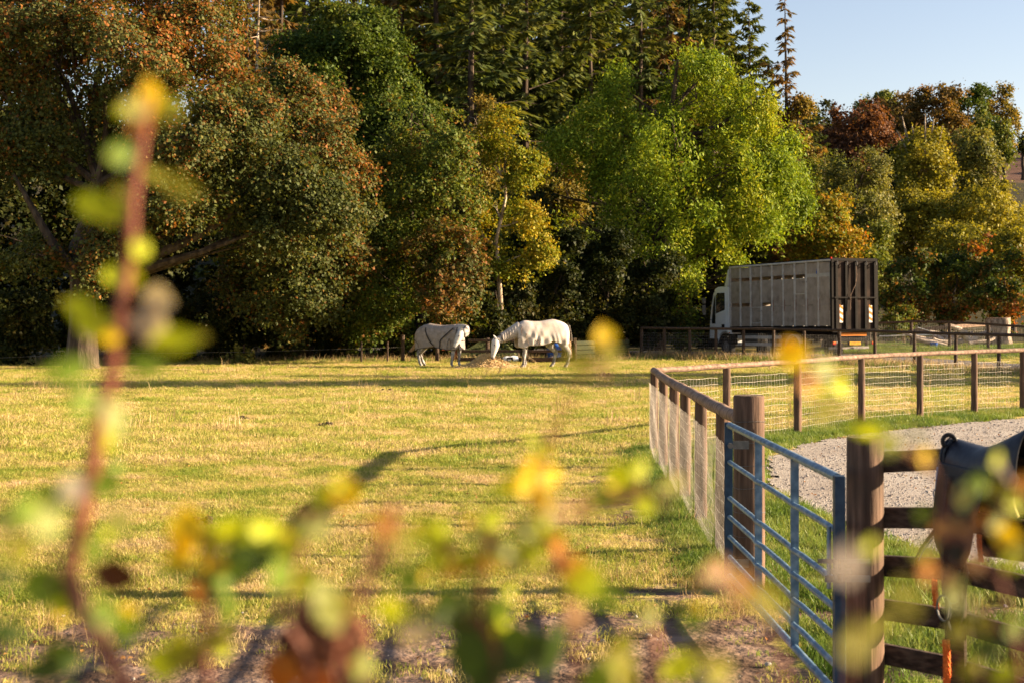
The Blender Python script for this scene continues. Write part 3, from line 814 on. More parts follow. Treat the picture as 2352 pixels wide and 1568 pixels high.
# bushes
def bush(name, lab, x, D, top, bot, hw, n, pal, lf, layers=2.2, cat='bush', seed=0, group=None, droop=0, clump=.35):
    b = at(x, HY, D)
    return broadleaf(name, lab, (b.x, b.y), auto_lobes(x, D, top, bot, hw, n, seed+int(x), taper=0), pal, leaf=(lf, lf*.85), layers=layers, clump=clump, trunk_r=.07, seed=seed+int(x), group=group, cat=cat, droop=droop, inner=.3)
bush('hedge_shrub', 'red and green maple bush rising directly right of the truck ramp', 2085, 67, 560, 780, 75, 7, 'hedge', .16, seed=1)
bush('hedge_shrub', 'tall orange flecked maple bush behind the log pile', 2190, 68, 545, 780, 85, 8, 'hedge', .16, seed=2)
bush('hedge_shrub', 'orange flecked maple bush behind the tree stump', 2300, 67, 560, 790, 85, 8, 'hedge', .16, seed=3)
bush('hedge_shrub', 'green bramble bush low between the truck and the log pile', 2060, 65, 690, 800, 60, 5, 'syc_green', .11, seed=4)
bush('hedge_shrub', 'green bush showing under the truck body behind its chassis', 1800, 69, 640, 800, 130, 8, 'dark', .14, seed=5)
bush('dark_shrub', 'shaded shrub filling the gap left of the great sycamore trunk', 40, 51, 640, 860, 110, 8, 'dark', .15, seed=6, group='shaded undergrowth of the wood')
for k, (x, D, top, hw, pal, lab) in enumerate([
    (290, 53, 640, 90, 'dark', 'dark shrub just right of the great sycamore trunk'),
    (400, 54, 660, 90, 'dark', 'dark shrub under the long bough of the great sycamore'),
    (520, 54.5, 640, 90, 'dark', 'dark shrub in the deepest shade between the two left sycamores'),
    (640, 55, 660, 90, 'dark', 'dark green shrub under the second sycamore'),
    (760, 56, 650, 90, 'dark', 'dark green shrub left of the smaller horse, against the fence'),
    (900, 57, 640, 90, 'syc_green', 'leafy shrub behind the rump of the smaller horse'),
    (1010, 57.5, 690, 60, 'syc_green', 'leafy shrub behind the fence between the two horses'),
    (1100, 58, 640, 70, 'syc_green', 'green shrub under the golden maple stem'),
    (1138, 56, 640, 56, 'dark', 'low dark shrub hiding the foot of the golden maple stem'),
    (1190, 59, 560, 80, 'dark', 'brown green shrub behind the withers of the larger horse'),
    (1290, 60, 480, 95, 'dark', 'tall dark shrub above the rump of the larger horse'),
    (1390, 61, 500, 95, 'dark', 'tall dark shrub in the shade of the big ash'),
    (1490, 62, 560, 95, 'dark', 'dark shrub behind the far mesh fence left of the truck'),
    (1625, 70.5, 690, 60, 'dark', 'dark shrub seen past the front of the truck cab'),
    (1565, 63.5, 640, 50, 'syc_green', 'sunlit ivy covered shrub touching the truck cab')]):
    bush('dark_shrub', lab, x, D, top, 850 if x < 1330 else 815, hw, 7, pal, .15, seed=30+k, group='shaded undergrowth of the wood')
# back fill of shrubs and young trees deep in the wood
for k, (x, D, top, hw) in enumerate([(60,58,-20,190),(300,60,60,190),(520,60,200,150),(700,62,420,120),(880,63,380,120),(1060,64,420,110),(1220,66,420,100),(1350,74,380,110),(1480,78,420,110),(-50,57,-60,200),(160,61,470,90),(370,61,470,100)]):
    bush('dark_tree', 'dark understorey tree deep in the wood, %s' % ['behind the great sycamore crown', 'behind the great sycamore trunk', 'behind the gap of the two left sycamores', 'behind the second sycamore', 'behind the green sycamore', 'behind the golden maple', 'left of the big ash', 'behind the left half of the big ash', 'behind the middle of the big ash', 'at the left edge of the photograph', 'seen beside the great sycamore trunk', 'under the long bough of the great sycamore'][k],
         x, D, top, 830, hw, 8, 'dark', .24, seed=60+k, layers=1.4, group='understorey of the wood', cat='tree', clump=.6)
b = bush('young_shrub', 'small grey green elder bush at the paddock edge right of the great trunk', 552, 51.5, 800, 850, 26, 4, 'willow', .13, seed=90)

# conifers -------------------------------------------------------------
def conifer_mesh(seed, pal, H=26.0, Rm=5.2, nb=150, dens=1.0, bare=.0, top_thin=1.0, droopy=.5):
    rng = np.random.default_rng(seed); rr = random.Random(seed)
    mb = MB(); P = []; T = []; N = []; Lr = []
    mb.tube([(0,0,0),(rr.gauss(0,.1),rr.gauss(0,.1),H*.5),(rr.gauss(0,.15),rr.gauss(0,.15),H)], [.30,.19,.02], 8, jit=.04)
    for k in range(nb):
        u = (k+.5)/nb
        z = H*(bare + (1-bare)*u)*.985
        ln = Rm*(1-u)**.62*(.35+.65*rr.random())*(1 if u < .8 else top_thin) + .25
        a = k*2.399 + rr.gauss(0,.6)
        up = .25 - droopy*(1-u) + rr.gauss(0,.16)
        z += rr.gauss(0,.35)
        if rr.random() < .08: ln *= .35
        pts = []
        m = 6
        for i in range(m):
            t = i/(m-1)
            pts.append(Vector((math.cos(a)*ln*t, math.sin(a)*ln*t, z + ln*(up*t - .42*droopy*t*t + .28*t**4))))
        mb.tube(pts, [.05*(1-.85*i/(m-1))*(.4+.6*(1-u)) for i in range(m)], 4)
        ns = int((8 + ln*19)*dens)
        for q in range(ns):
            t = .12 + .88*rr.random()**.75
            i = min(int(t*(m-1)), m-2); f = t*(m-1)-i
            p = pts[i].lerp(pts[i+1], f)
            side = rr.choice((-1, 1)) * rr.uniform(.1, 1)
            sv = Vector((-math.sin(a)*side, math.cos(a)*side, -.55*rr.random() - .25*droopy))
            fw = Vector((math.cos(a), math.sin(a), 0))*rr.uniform(.1, .8)
            d = (sv + fw).normalized(); l = rr.uniform(.4, .95)*(1.15-.4*u)
            c = p + d*l*.5
            P.append(c); T.append(d); Lr.append(l)
            N.append(Vector((rr.gauss(0,.45), rr.gauss(0,.45), 1)).normalized())
    P = np.array([tuple(v) for v in P]); T = np.array([tuple(v) for v in T]); N = np.array([tuple(v) for v in N]); L = np.array(Lr)[:, None]
    N -= T*(T*N).sum(1)[:, None]; N /= np.linalg.norm(N, axis=1)[:, None]+1e-6
    B = np.cross(N, T); W = L*.34
    v0 = P - T*L*.5; v1 = P + B*W*.5; v2 = P + T*L*.5; v3 = P - B*W*.5
    V = np.stack([v0, v1, v2, v3], 1).reshape(-1, 3); i = np.arange(len(P))*4
    F = np.concatenate([np.stack([i, i+1, i+2], 1), np.stack([i, i+2, i+3], 1)])
    stops, amp, freq, jit = PAL[pal]
    t = .5 + amp*(vnoise(P*freq)+.5*vnoise(P*freq*3)) + rng.normal(0, jit, len(P))
    st = np.array([x[0] for x in stops]); cc = np.array([x[1] for x in stops])
    col = np.clip(np.stack([np.interp(t, st, cc[:, k]) for k in range(3)], 1)*rng.uniform(.7, 1.3, len(P))[:, None]*LEAFK, 0, 1)
    o = np_mesh('crown', V, F, M['leaf'], np.concatenate([col, col]))
    w_ = mb.obj('trunk', M['bark'], smooth=True)
    m1, m2 = o.data, w_.data
    bpy.data.objects.remove(o); bpy.data.objects.remove(w_)
    return m1, m2, H
CON = {
 'green': [conifer_mesh(1, 'conifer', nb=190, dens=1.1, Rm=5.6), conifer_mesh(2, 'con_blue', nb=180, dens=1.1, Rm=6.0)],
 'open': [conifer_mesh(3, 'conifer', nb=140, dens=1.0, bare=.15, Rm=5.0), conifer_mesh(4, 'con_blue', nb=130, dens=1.0, bare=.2, Rm=5.4)],
 'brown': [conifer_mesh(5, 'con_brown', nb=170, dens=1.1, droopy=.9, Rm=5.2)],
 'spire': [conifer_mesh(6, 'con_brown', nb=120, dens=.8, droopy=.55, Rm=4.4, top_thin=.4)],
}
def conifer(lab, kind, i, x, D, top, wide=1.0, basez=None):
    p = at(x, top, D); bz = h1(p.x, D) - .3
    me1, me2, H = CON[kind][i % len(CON[kind])]
    root = empty('conifer_tree', (p.x, D, bz), random.uniform(0, 6.28), lab, 'tree', 'tall conifers on the wooded slope')
    s = (p.z - bz)/H
    root.scale = (s*wide, s*wide, s)
    link('trunk', me2, root)
    c = link('crown', me1, root); c['kind'] = 'stuff'
for a in [
 ('brown drooping larch between the great sycamore and the round oak', 'brown', 0, 575, 72, -160, 1.0),
 ('second brown larch close behind the left flank of the round oak', 'brown', 0, 640, 80, -200, 1.0),
 ('golden larch top showing above the round oak', 'brown', 0, 800, 88, -60, .9),
 ('brown green larch at the right flank of the round oak', 'brown', 0, 925, 84, -180, 1.0),
 ('dark spruce directly above the green sycamore', 'green', 0, 1000, 84, -260, 1.1),
 ('broad green spruce above the thin yellowing birch', 'green', 1, 1085, 78, -220, 1.15),
 ('dark fir with bare black trunk above the golden maple', 'open', 0, 1150, 90, -260, 1.0),
 ('green fir right of the bare black trunk', 'green', 1, 1215, 84, -240, 1.0),
 ('open crowned fir with blue sky gaps beside it', 'open', 1, 1290, 94, -200, 1.0),
 ('full green fir above the left shoulder of the big ash', 'green', 0, 1355, 88, -170, 1.0),
 ('tall open fir above the left half of the big ash', 'open', 0, 1415, 98, -200, .95),
 ('fir with a lit trunk above the middle of the big ash', 'open', 1, 1470, 92, -180, .9),
 ('browned fir above the top of the big ash', 'brown', 0, 1530, 96, -150, .9),
 ('dark fir behind the top of the big ash', 'green', 1, 1580, 104, -120, .9),
 ('open fir with long sky gaps above the right of the big ash', 'open', 0, 1640, 98, -120, .9),
 ('blue green fir against the sky, second from the right end', 'green', 0, 1722, 96, -15, .85),
 ('thin brown topped spruce standing last against the open sky', 'spire', 0, 1803, 92, -20, 1.0),
 ('short fir filling the foot of the thin topped spruce', 'green', 1, 1768, 100, 160, 1.0),
 ('short dark fir low behind the big ash on its right', 'green', 0, 1690, 108, 110, 1.1),
 ('short dark fir low in the middle of the slope', 'green', 1, 1450, 110, 60, 1.1),
 ('low blue green cedar at the right end of the conifers', 'green', 1, 1868, 120, 235, 1.2),
 ('dark spruce filling behind the green sycamore', 'green', 0, 1040, 98, -60, 1.2),
 ('dark spruce filling behind the golden maple', 'green', 1, 1180, 100, -60, 1.2),
 ('dark spruce filling left of the big ash', 'green', 0, 1270, 104, -40, 1.2),
 ('dark spruce behind the gap over the great sycamore', 'green', 0, 700, 96, -200, 1.2),
 ('dark spruce behind the right flank of the round oak', 'green', 0, 880, 100, -200, 1.2),
 ('dark spruce deep behind the big ash crown', 'open', 1, 1540, 116, -60, 1.1),
 ('dark spruce deep behind the left shoulder of the big ash', 'open', 0, 1370, 118, -90, 1.1),
]: conifer(*a)
for k in range(34):
    x = 540 + k*36 + random.uniform(-20, 20)
    if x > 1690: break
    conifer('one of the dark spruces crowded in the shaded rear of the conifer wood', 'green', k, x, 104 + (k*37 % 5)*7 + random.uniform(-2, 2), random.uniform(-150, -10) + max(0, x-1450)*.25, random.uniform(1.0, 1.3))
# bare dead tree beside the larches
b = at(590, 150, 66)
root = empty('dead_tree', (b.x, b.y, h1(b.x, b.y)), 0, 'bare dead grey tree standing against the brown larch', 'tree')
mb = MB(); top = 17.5
mb.tube([(0,0,0),(.1,0,6),(-.05,0,12),(.15,0,top)], [.16,.12,.08,.02], 7)
mb.obj('trunk', M['bark_pale'], root)
mb = MB()
for k in range(26):
    z = random.uniform(8, 17); a = random.uniform(0, 6.28); l = random.uniform(.6, 1.9)
    mb.tube(limb_pts((.05,0,z), (math.cos(a)*l, math.sin(a)*l, z+random.uniform(-.3,.7)), 5, .12), [.035,.028,.02,.013,.006], 4)
mb.obj('branches', M['bark_pale'], root)
# trees just outside the right edge whose shade crosses the paddock
for (x, y, zt, r, lab) in [(27, 40.5, 13, 2.3, 'tree beyond the right edge shading the middle of the paddock'), (31, 44.6, 12, 1.2, 'slim tree beyond the right edge by the lane')]:
    if r: broadleaf('oak_tree', lab, (x, y), [(x, y, zt*.28, r, r*.9, zt*.22), (x+.4, y+.1, zt*.55, r*1.1, r, zt*.25), (x-.3, y, zt*.82, r*.9, r*.8, zt*.2)], 'oak', leaf=(.3,.26), layers=2.2, clump=.7, trunk_r=.2, group='trees beyond the right edge', seed=int(x))
# far tree line, reading as one mass
def mass():
    rng = np.random.default_rng(77); lobes = []
    for k in range(90):
        x = rng.uniform(-170, 200); y = rng.uniform(120, 300)
        if x > .22*y + 0: y = rng.uniform(240, 330)
        if x > 68 and x < 110: continue
        r = rng.uniform(4, 8); z = h1(x, y)
        if x > .3*y: r *= .5
        lobes.append((x, y, z+r*.7, r*1.3, r*1.3, r))
    V, F, c = foliage(lobes, (.9,.8), 1.5, 2.2, 20, PAL['dark'], rng, hole=.5, inner=.05)
    o = np_mesh('distant_wood', V, F, M['leaf'], c)
    tag(o, 'dark green distant wood covering the slope behind the conifers', 'woodland', kind='stuff')
mass()

# ------------------------------------------------------------------ fences
def round_post(name, x, y, top, r, mat, parent, lean=(0,0), n=14, flatcap=True):
    z0 = h1(x, y) - .25
    mb = MB(); m = 9
    pts = [(x + lean[0]*i/(m-1), y + lean[1]*i/(m-1), z0 + (top-z0)*i/(m-1)) for i in range(m)]
    mb.tube(pts, [r*random.uniform(.94, 1.06)*(1.04-.06*i/(m-1)) for i in range(m-1)] + [r*.97], n, lat=(1,0,0), jit=.035)
    return mb.obj(name, mat, parent, smooth=True)

def wire_panel(parent, a, b, za, zb, hgtm, off, vs=.078, hs=.1, rad=.0015, wav=.006, mat='wire'):
    ax, ay = a; bx, by = b
    L = math.hypot(bx-ax, by-ay); ux, uy = (bx-ax)/L, (by-ay)/L; nx_, ny_ = -uy*off, ux*off
    mb = MB()
    def P(s, z):
        t = s/L; w_ = wav*math.sin(z*9+s*3)
        return (ax+ux*s+nx_+ -uy*w_, ay+uy*s+ny_+ux*w_, za+(zb-za)*t + z)
    nv = int(L/vs)
    nh = int(hgtm/hs)
    for i in range(nv+1):
        s = min(L, i*vs + random.uniform(-.004, .004)); tp = hs*nh
        mb.tube([P(s+random.uniform(-.006,.006), .03), P(s, tp*.33), P(s, tp*.66), P(s+random.uniform(-.012,.012), .03+tp)], rad, 3, cap=False)
    for j in range(nh+1):
        z = .03 + j*hs
        pts = [P(L*k/10, z + .006*math.sin(k*2.1+j)) for k in range(11)]
        mb.tube(pts, rad*1.35, 3, cap=False)
    return mb.obj('wire_panel', M[mat], parent)

# curved mesh fence round the gravel lane: right branch
f1 = empty('mesh_fence', (FR[0][0], FR[0][1], 0), 0, 'sunlit wire mesh fence with pale top rail curving right along the gravel lane', 'fence')
f1.location = (0,0,0)
tops = [1.20,1.215,1.225,1.235,1.245,1.25,1.255,1.26,1.27]
for i, (x, y) in enumerate(FR):
    if i == 0: continue
    round_post('post', x, y, tops[i]-.03, .062, M['post_wood'], f1, n=12)
for i in range(len(FR)-1):
    a = FR[i]; b = FR[i+1]
    mb = MB()
    ux, uy = b[0]-a[0], b[1]-a[1]; l = math.hypot(ux, uy); ux /= l; uy /= l
    ox, oy = uy*.0, -ux*.0
    za, zb = tops[i], tops[i+1]
    n_ = 6; pts = [(a[0]+(b[0]-a[0])*k/(n_-1), a[1]+(b[1]-a[1])*k/(n_-1), za+(zb-za)*k/(n_-1)+.004*math.sin(k*2+i)) for k in range(n_)]
    mb.tube(pts, [(.052, .043)]*n_, 10, lat=(uy, -ux, 0), jit=.02)
    mb.obj('rail', M['rail_wood'], f1, smooth=True)
    wire_panel(f1, a, b, h1(*a)+.01, h1(*b)+.01, 1.05, .075 if i else .05, rad=.0014)
# near branch running to the gate
f2 = empty('mesh_fence', (0,0,0), 0, 'short wire mesh fence with thick round top rail running to the hinge post', 'fence')
tl = [1.20,1.205,1.21,1.22,1.235,1.25,1.265]
for i, (x, y) in enumerate(FL[:-1]):
    round_post('post', x+.0, y, tl[i]-.03, .060, M['post_wood'], f2, n=12)
for i in range(len(FL)-1):
    a = FL[i]; b = FL[i+1]
    mb = MB(); n_ = 5
    pts = [(a[0]+(b[0]-a[0])*k/(n_-1), a[1]+(b[1]-a[1])*k/(n_-1), tl[i]+(tl[i+1]-tl[i])*k/(n_-1)+.008*math.sin(k*1.3+i*2)*(0<k<n_-1)) for k in range(n_)]
    mb.tube(pts, [(.058,.055)]*n_, 12, lat=(1,0,0), jit=.03)
    mb.obj('rail', M['rail_wood'], f2, smooth=True)
    wire_panel(f2, a, b, h1(*a)+.01, h1(*b)+.01, 1.05, -.072, rad=.0013, wav=.012)
# far mesh fence in front of the truck
f3 = empty('mesh_fence', (0,0,0), 0, 'dark posted wire mesh fence along the lane in front of the livestock truck', 'fence')
for i, (x, y) in enumerate(FT):
    round_post('post', x, y, h1(x,y)+1.22+random.uniform(-.015,.02), .062, M['dark_wood'], f3, (random.uniform(-.02,.02),0), n=8)
    if i < len(FT)-1:
        b_ = FT[i+1]; mb = MB()
        mb.tube([(x, y-.06, h1(x,y)+1.225), ((x+b_[0])/2, (y+b_[1])/2-.06, (h1(x,y)+h1(*b_))/2+1.22), (b_[0], b_[1]-.06, h1(*b_)+1.225)], [(.045,.05)]*3, 8, lat=(0,1,0))
        mb.obj('rail', M['dark_wood'], f3, smooth=True)
        wire_panel(f3, (x,y), b_, h1(x,y)+.02, h1(*b_)+.02, 1.05, .0, vs=.085, hs=.11, rad=.0022, mat='wire_dull')
# dark fence beyond the lane
f4 = empty('post_rail_fence', (0,0,0), 0, 'dark railed mesh fence beyond the lane passing in front of the tree stump', 'fence')
P4 = [at(1990,0,62.5), at(2093,0,61.5), at(2181,0,60.5), at(2270,0,59.5), at(2356,0,58.5), at(2440,0,57.5)]
for i, p in enumerate(P4):
    round_post('post', p.x, p.y, h1(p.x,p.y)+1.12, .07, M['dark_wood'], f4, n=8)
    if i:
        q = P4[i-1]; mb = MB(); za, zb = h1(q.x,q.y)+1.12, h1(p.x,p.y)+1.12
        mb.beam((q.x,q.y-.08,za), (p.x,p.y-.08,zb), .05, .10, bev=.01); mb.obj('rail', M['dark_wood'], f4)
        wire_panel(f4, (q.x,q.y), (p.x,p.y), h1(q.x,q.y)+.02, h1(p.x,p.y)+.02, 1.0, 0, vs=.1, hs=.12, rad=.0024, mat='wire_dull')
# pale planked fence round the log pile
f5 = empty('plank_fence', (0,0,0), 0, 'newer pale plank topped fence rising to the tree stump behind the log pile', 'fence')
P5 = [at(2075,826,64.5), at(2173,803,64), at(2275,790,65.5)]
for i, p in enumerate(P5):
    mb = MB(); mb.beam((p.x,p.y,h1(p.x,p.y)-.2), (p.x,p.y,h1(p.x,p.y)+(.72,1.0,1.0)[i]), .11, .11, up=(0,1,0), bev=.01); mb.obj('post', M['pale_wood'], f5)
    if i:
        q = P5[i-1]; za = h1(q.x,q.y)+(.62,.84,.96)[i-1]; zb = h1(p.x,p.y)+(.62,.84,.96)[i]
        mb = MB(); mb.beam((q.x+.06,q.y-.09,za), (p.x-.06,p.y-.09,zb), .035, .17, bev=.006); mb.obj('rail', M['rail_wood'], f5)
        wire_panel(f5, (q.x,q.y), (p.x,p.y), h1(q.x,q.y)+.02, h1(p.x,p.y)+.02, .72, 0, vs=.12, hs=.12, rad=.0026, mat='wire_dull')
# thin grey stake by the lane
mb = MB(); p = at(1974, 830, 60); mb.beam((p.x,p.y,h1(p.x,p.y)-.2), (p.x,p.y,h1(p.x,p.y)+1.2), .08, .06, up=(0,1,0))
mb.obj('fence_stake', M['rail_wood'], None, label='single thin weathered grey stake behind the far mesh fence right of the truck', cat='stake')

# dark rail fence behind the horses
f6 = empty('post_rail_fence', (0,0,0), 0, 'low black rail fence directly behind the two horses', 'fence')
px6 = [925, 965, 1004, 1120, 1208, 1320]
for i, x in enumerate(px6):
    p = at(x, 0, 53.5); round_post('post', p.x, p.y, h1(p.x,p.y) + (1.02 if i < 3 else .92), .075, M['dark_wood'], f6, n=8)
def rail6(x0, x1, z, mat='dark_wood', t=.10):
    a = at(x0, 0, 53.4); b = at(x1, 0, 53.4); mb = MB(); mb.beam((a.x,a.y-.09,z), (b.x,b.y-.09,z), .05, t, bev=.01); mb.obj('rail', M[mat], f6)
rail6(1075, 1198, .83); rail6(1200, 1318, .83); rail6(1050, 1198, .43); rail6(1200, 1318, .43); rail6(1050, 1198, .12, t=.16); rail6(1200, 1318, .12, t=.16)
mb = MB(); p = at(1321, 0, 53.3); mb.box((p.x-.05,p.y-.14,.72),(p.x+.05,p.y-.06,.92)); mb.obj('rail_end', M['pale_wood'], f6)
# green board fence right of the horses
f7 = empty('board_fence', (0,0,0), 0, 'faded green board fence standing right of the larger horse', 'fence')
for i, (z, m_) in enumerate([(.70,'g'),(.52,'g'),(.34,'g'),(.16,'g')]):
    a = at(1318,0,54.5); b = at(1445,0,56.8); mb = MB(); mb.beam((a.x,a.y,z), (b.x,b.y,z), .03, .16, bev=.005)
    if 'fboard' not in M: M['fboard'] = noise_mat('fboard', [(.3,(.014,.020,.005)),(.6,(.03,.036,.010))], 6, rough=.8)
    mb.obj('board', M['fboard'], f7)
for x in (1330, 1385, 1440):
    p = at(x, 0, 54.5 + (x-1318)/127*2.3); mb = MB(); mb.beam((p.x,p.y+.06,-.1), (p.x,p.y+.06,.84), .09, .09, up=(0,1,0)); mb.obj('post', M['dark_wood'], f7)
# thin white electric wire on the left with two stakes
f8 = empty('electric_fence', (0,0,0), 0, 'single thin white electric wire strung along the left edge of the wood', 'fence')
mb = MB(); pts = [at(-60, 824, 49.5), at(200, 812, 50.2), at(560, 808, 51.5), at(830, 800, 53), at(925, 797, 53.4)]
mb.tube(pts, .004, 4); mb.obj('wire', M['wire'], f8)
for x in (560, 830, 890):
    p = at(x, 0, 51.6 if x == 560 else 53.1); round_post('post', p.x, p.y, .72 if x == 560 else .8, .035, M['dark_wood'], f8, n=6)

# ------------------------------------------------------------------ gate posts, gate, post and rail fence
def thick_post(label, x, y, top, r):
    root = empty('gate_post', (x, y, 0), 0, label, 'post')
    mb = MB(); m = 15; z0 = -.25; n = 28
    prof = [random.uniform(-.03,.03) for _ in range(n)]
    for k in (3, 11, 19): prof[k] = -.09
    base = len(mb.v)
    for i in range(m):
        z = z0 + (top-z0)*i/(m-1); rr = r*(1.03-.05*i/(m-1)) * (1 if i < m-1 else .965)
        if i == m-1: z = top
        if i == m-2: z = top - .012
        for k in range(n):
            a = 2*math.pi*k/n; q = 1 + prof[k]*(.6+.4*math.sin(z*5+k)) + .012*math.sin(z*17+k*2)
            mb.v.append((rr*q*math.cos(a), rr*q*math.sin(a), z))
    for i in range(m-1):
        for k in range(n):
            a = i*n+k; b_ = i*n+(k+1) % n; mb.f.append((a, b_, b_+n, a+n))
    mb.obj('shaft', M['post_wood'], root, smooth=True)
    mc = MB(); mc.tube([(0,0,top-.008),(0,0,top+.004)], [r*.955, r*.93], n); mc.obj('end_grain', M['end_grain'], root)
    return root
P0 = (1.79, 10.74); P1 = (1.91, 7.7)
g0 = thick_post('thick round timber post the far end of the blue grey gate hangs on', P0[0], P0[1], 1.47, .118)
g1 = thick_post('thick round timber post nearest the camera beside the gate latch', P1[0], P1[1], 1.434, .10)
for z in (1.28, 1.12, .95, .78, .60, .42):
    mb = MB(); mb.tube([(.121*math.cos(a*.35), .121*math.sin(a*.35), z+.004*math.sin(a)) for a in range(19)], .0018, 4); mb.obj('wire_wrap', M['galv_dull'], g0)

gate = empty('field_gate', (0,0,0), 0, 'galvanised blue grey seven bar metal field gate', 'gate')
GL = Vector((1.60, 10.5, 0)); GRt = Vector((1.665, 7.24, 0))
def gp(t, z): v = GL.lerp(GRt, t); return Vector((v.x, v.y, z))
zs = [1.27, .998, .735, .595, .448, .303, .162]
for i, z in enumerate(zs):
    mb = MB(); r = .024 if i == 0 else (.017 if i < 6 else .022)
    dd = Vector((-.0,0,0))
    pts = []
    n_ = 21
    for k in range(n_):
        t = .012 + .976*k/(n_-1); v = gp(t, z)
        # bars are bowed slightly round the flat uprights
        if 0 < i < 6:
            for tt in (.348, .683): v.x -= .014*math.exp(-((t-tt)/.03)**2)
            v.z -= .006*math.sin(math.pi*t)
        pts.append(v)
    mb.tube(pts, r, 12); mb.obj('bar', M['galv'], gate, smooth=True)
for t, w_ in ((.348,.05), (.683,.05)):
    mb = MB(); v = gp(t, 0); mb.box((v.x-.024, v.y-.004, zs[-1]), (v.x+.024, v.y+.004, zs[0]-.015)); mb.obj('upright', M['galv'], gate)
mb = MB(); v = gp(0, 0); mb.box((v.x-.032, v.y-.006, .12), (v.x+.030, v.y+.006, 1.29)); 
M['galv_shade'] = noise_mat('galv_shade', [(.3,(.016,.036,.07)),(.7,(.035,.07,.115))], 16, rough=.5, bump=.05, metal=.2)  # same metal as the bars, with the stiles' shaded side painted into the colour
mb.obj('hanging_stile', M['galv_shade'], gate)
for z in (1.12, .245):
    mb = MB(); mb.tube([(v.x+.006, v.y-.045, z), (v.x+.006, v.y+.05, z)], .014, 8); mb.tube([(v.x+.006, v.y-.05, z),(v.x+.006, v.y-.03, z)], .022, 6)
    mb.box((v.x+.0, v.y+.008, z-.03), (v.x+.15, v.y+.018, z+.03)); mb.obj('hinge', M['galv_dull'], gate)
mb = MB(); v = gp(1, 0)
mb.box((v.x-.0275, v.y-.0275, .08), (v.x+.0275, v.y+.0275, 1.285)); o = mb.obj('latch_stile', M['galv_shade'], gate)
bv = o.modifiers.new('bevel', 'BEVEL'); bv.width = .004; bv.segments = 2
mb = MB()
z = .845
mb.box((v.x-.115, v.y-.04, z), (v.x+.15, v.y-.0285, z+.022)); mb.box((v.x-.08, v.y-.04, z-.095), (v.x+.15, v.y-.0285, z-.062))
mb.tube([(v.x-.03, v.y-.05, z-.09),(v.x-.03, v.y-.05, z+.02)], .011, 8); mb.tube([(v.x+.005, v.y-.05, z-.09),(v.x+.005, v.y-.05, z+.02)], .011, 8)
mb.box((v.x-.05, v.y-.062, z-.05), (v.x+.05, v.y-.041, z-.025))
mb.obj('latch', M['galv_dull'], gate)
mb = MB(); mb.tube([(v.x-.04, v.y+.05, .70), (v.x-.04, v.y+.05, 1.02)], .012, 8); mb.obj('drop_bolt', M['galv'], gate)

# post and rail fence on the right
f9 = empty('post_rail_fence', (0,0,0), 0, 'dark five rail timber fence carrying the saddle at the right of the gate', 'fence')
P2 = (2.34, 7.50); P3 = (2.86, 6.15); P4_ = (3.5, 4.6)
za = [1.35,1.05,.79,.555,.315]; zb = [1.39,1.075,.80,.535,.28]; zc = [1.40,1.10,.82,.55,.30]
for (x, y, tp) in ((*P2, 1.42), (*P3, 1.43), (*P4_, 1.43)):
    mb = MB(); mb.beam((x,y,-.2), (x,y,tp), .13, .11, up=(.9,-.3,0), bev=.012); mb.obj('post', M['dark_wood'], f9)
def rl(a, z0_, b, z1_, k):
    mb = MB()
    mb.beam((a[0],a[1],z0_-.055), (b[0],b[1],z1_-.055), .042, .112, bev=.006); mb.obj('rail', M['dark_wood'], f9)
for k in range(5):
    rl((P1[0]+.085, P1[1]+.055), za[k], (P2[0], P2[1]+.078), zb[k], k)
    rl((P2[0]+.03, P2[1]+.05), zb[k]-.004, (P3[0]+.085, P3[1]), zc[k], k)
    rl((P3[0]+.10, P3[1]+.02), zc[k], (P4_[0]+.085, P4_[1]), zc[k], k)

# ------------------------------------------------------------------ saddle and tack
def grid_mesh(name, fn, nu, nv, mat, parent=None, thick=0.0, smooth=True, sub=0):
    mb = MB()
    for i in range(nu):
        for j in range(nv): mb.v.append(tuple(fn(i/(nu-1), j/(nv-1))))
    for i in range(nu-1):
        for j in range(nv-1):
            a = i*nv+j; mb.f.append((a, a+nv, a+nv+1, a+1))
    o = mb.obj(name, mat, parent, smooth=smooth)
    if thick:
        s = o.modifiers.new('solid', 'SOLIDIFY'); s.thickness = thick; s.offset = 0
    if sub:
        s = o.modifiers.new('sub', 'SUBSURF'); s.levels = sub; s.render_levels = sub
    return o
sd = empty('saddle', (2.35, 7.36, 1.29), math.atan2(-1.2, .455), 'dark blue black riding saddle resting on the top rail at the right edge', 'saddle')
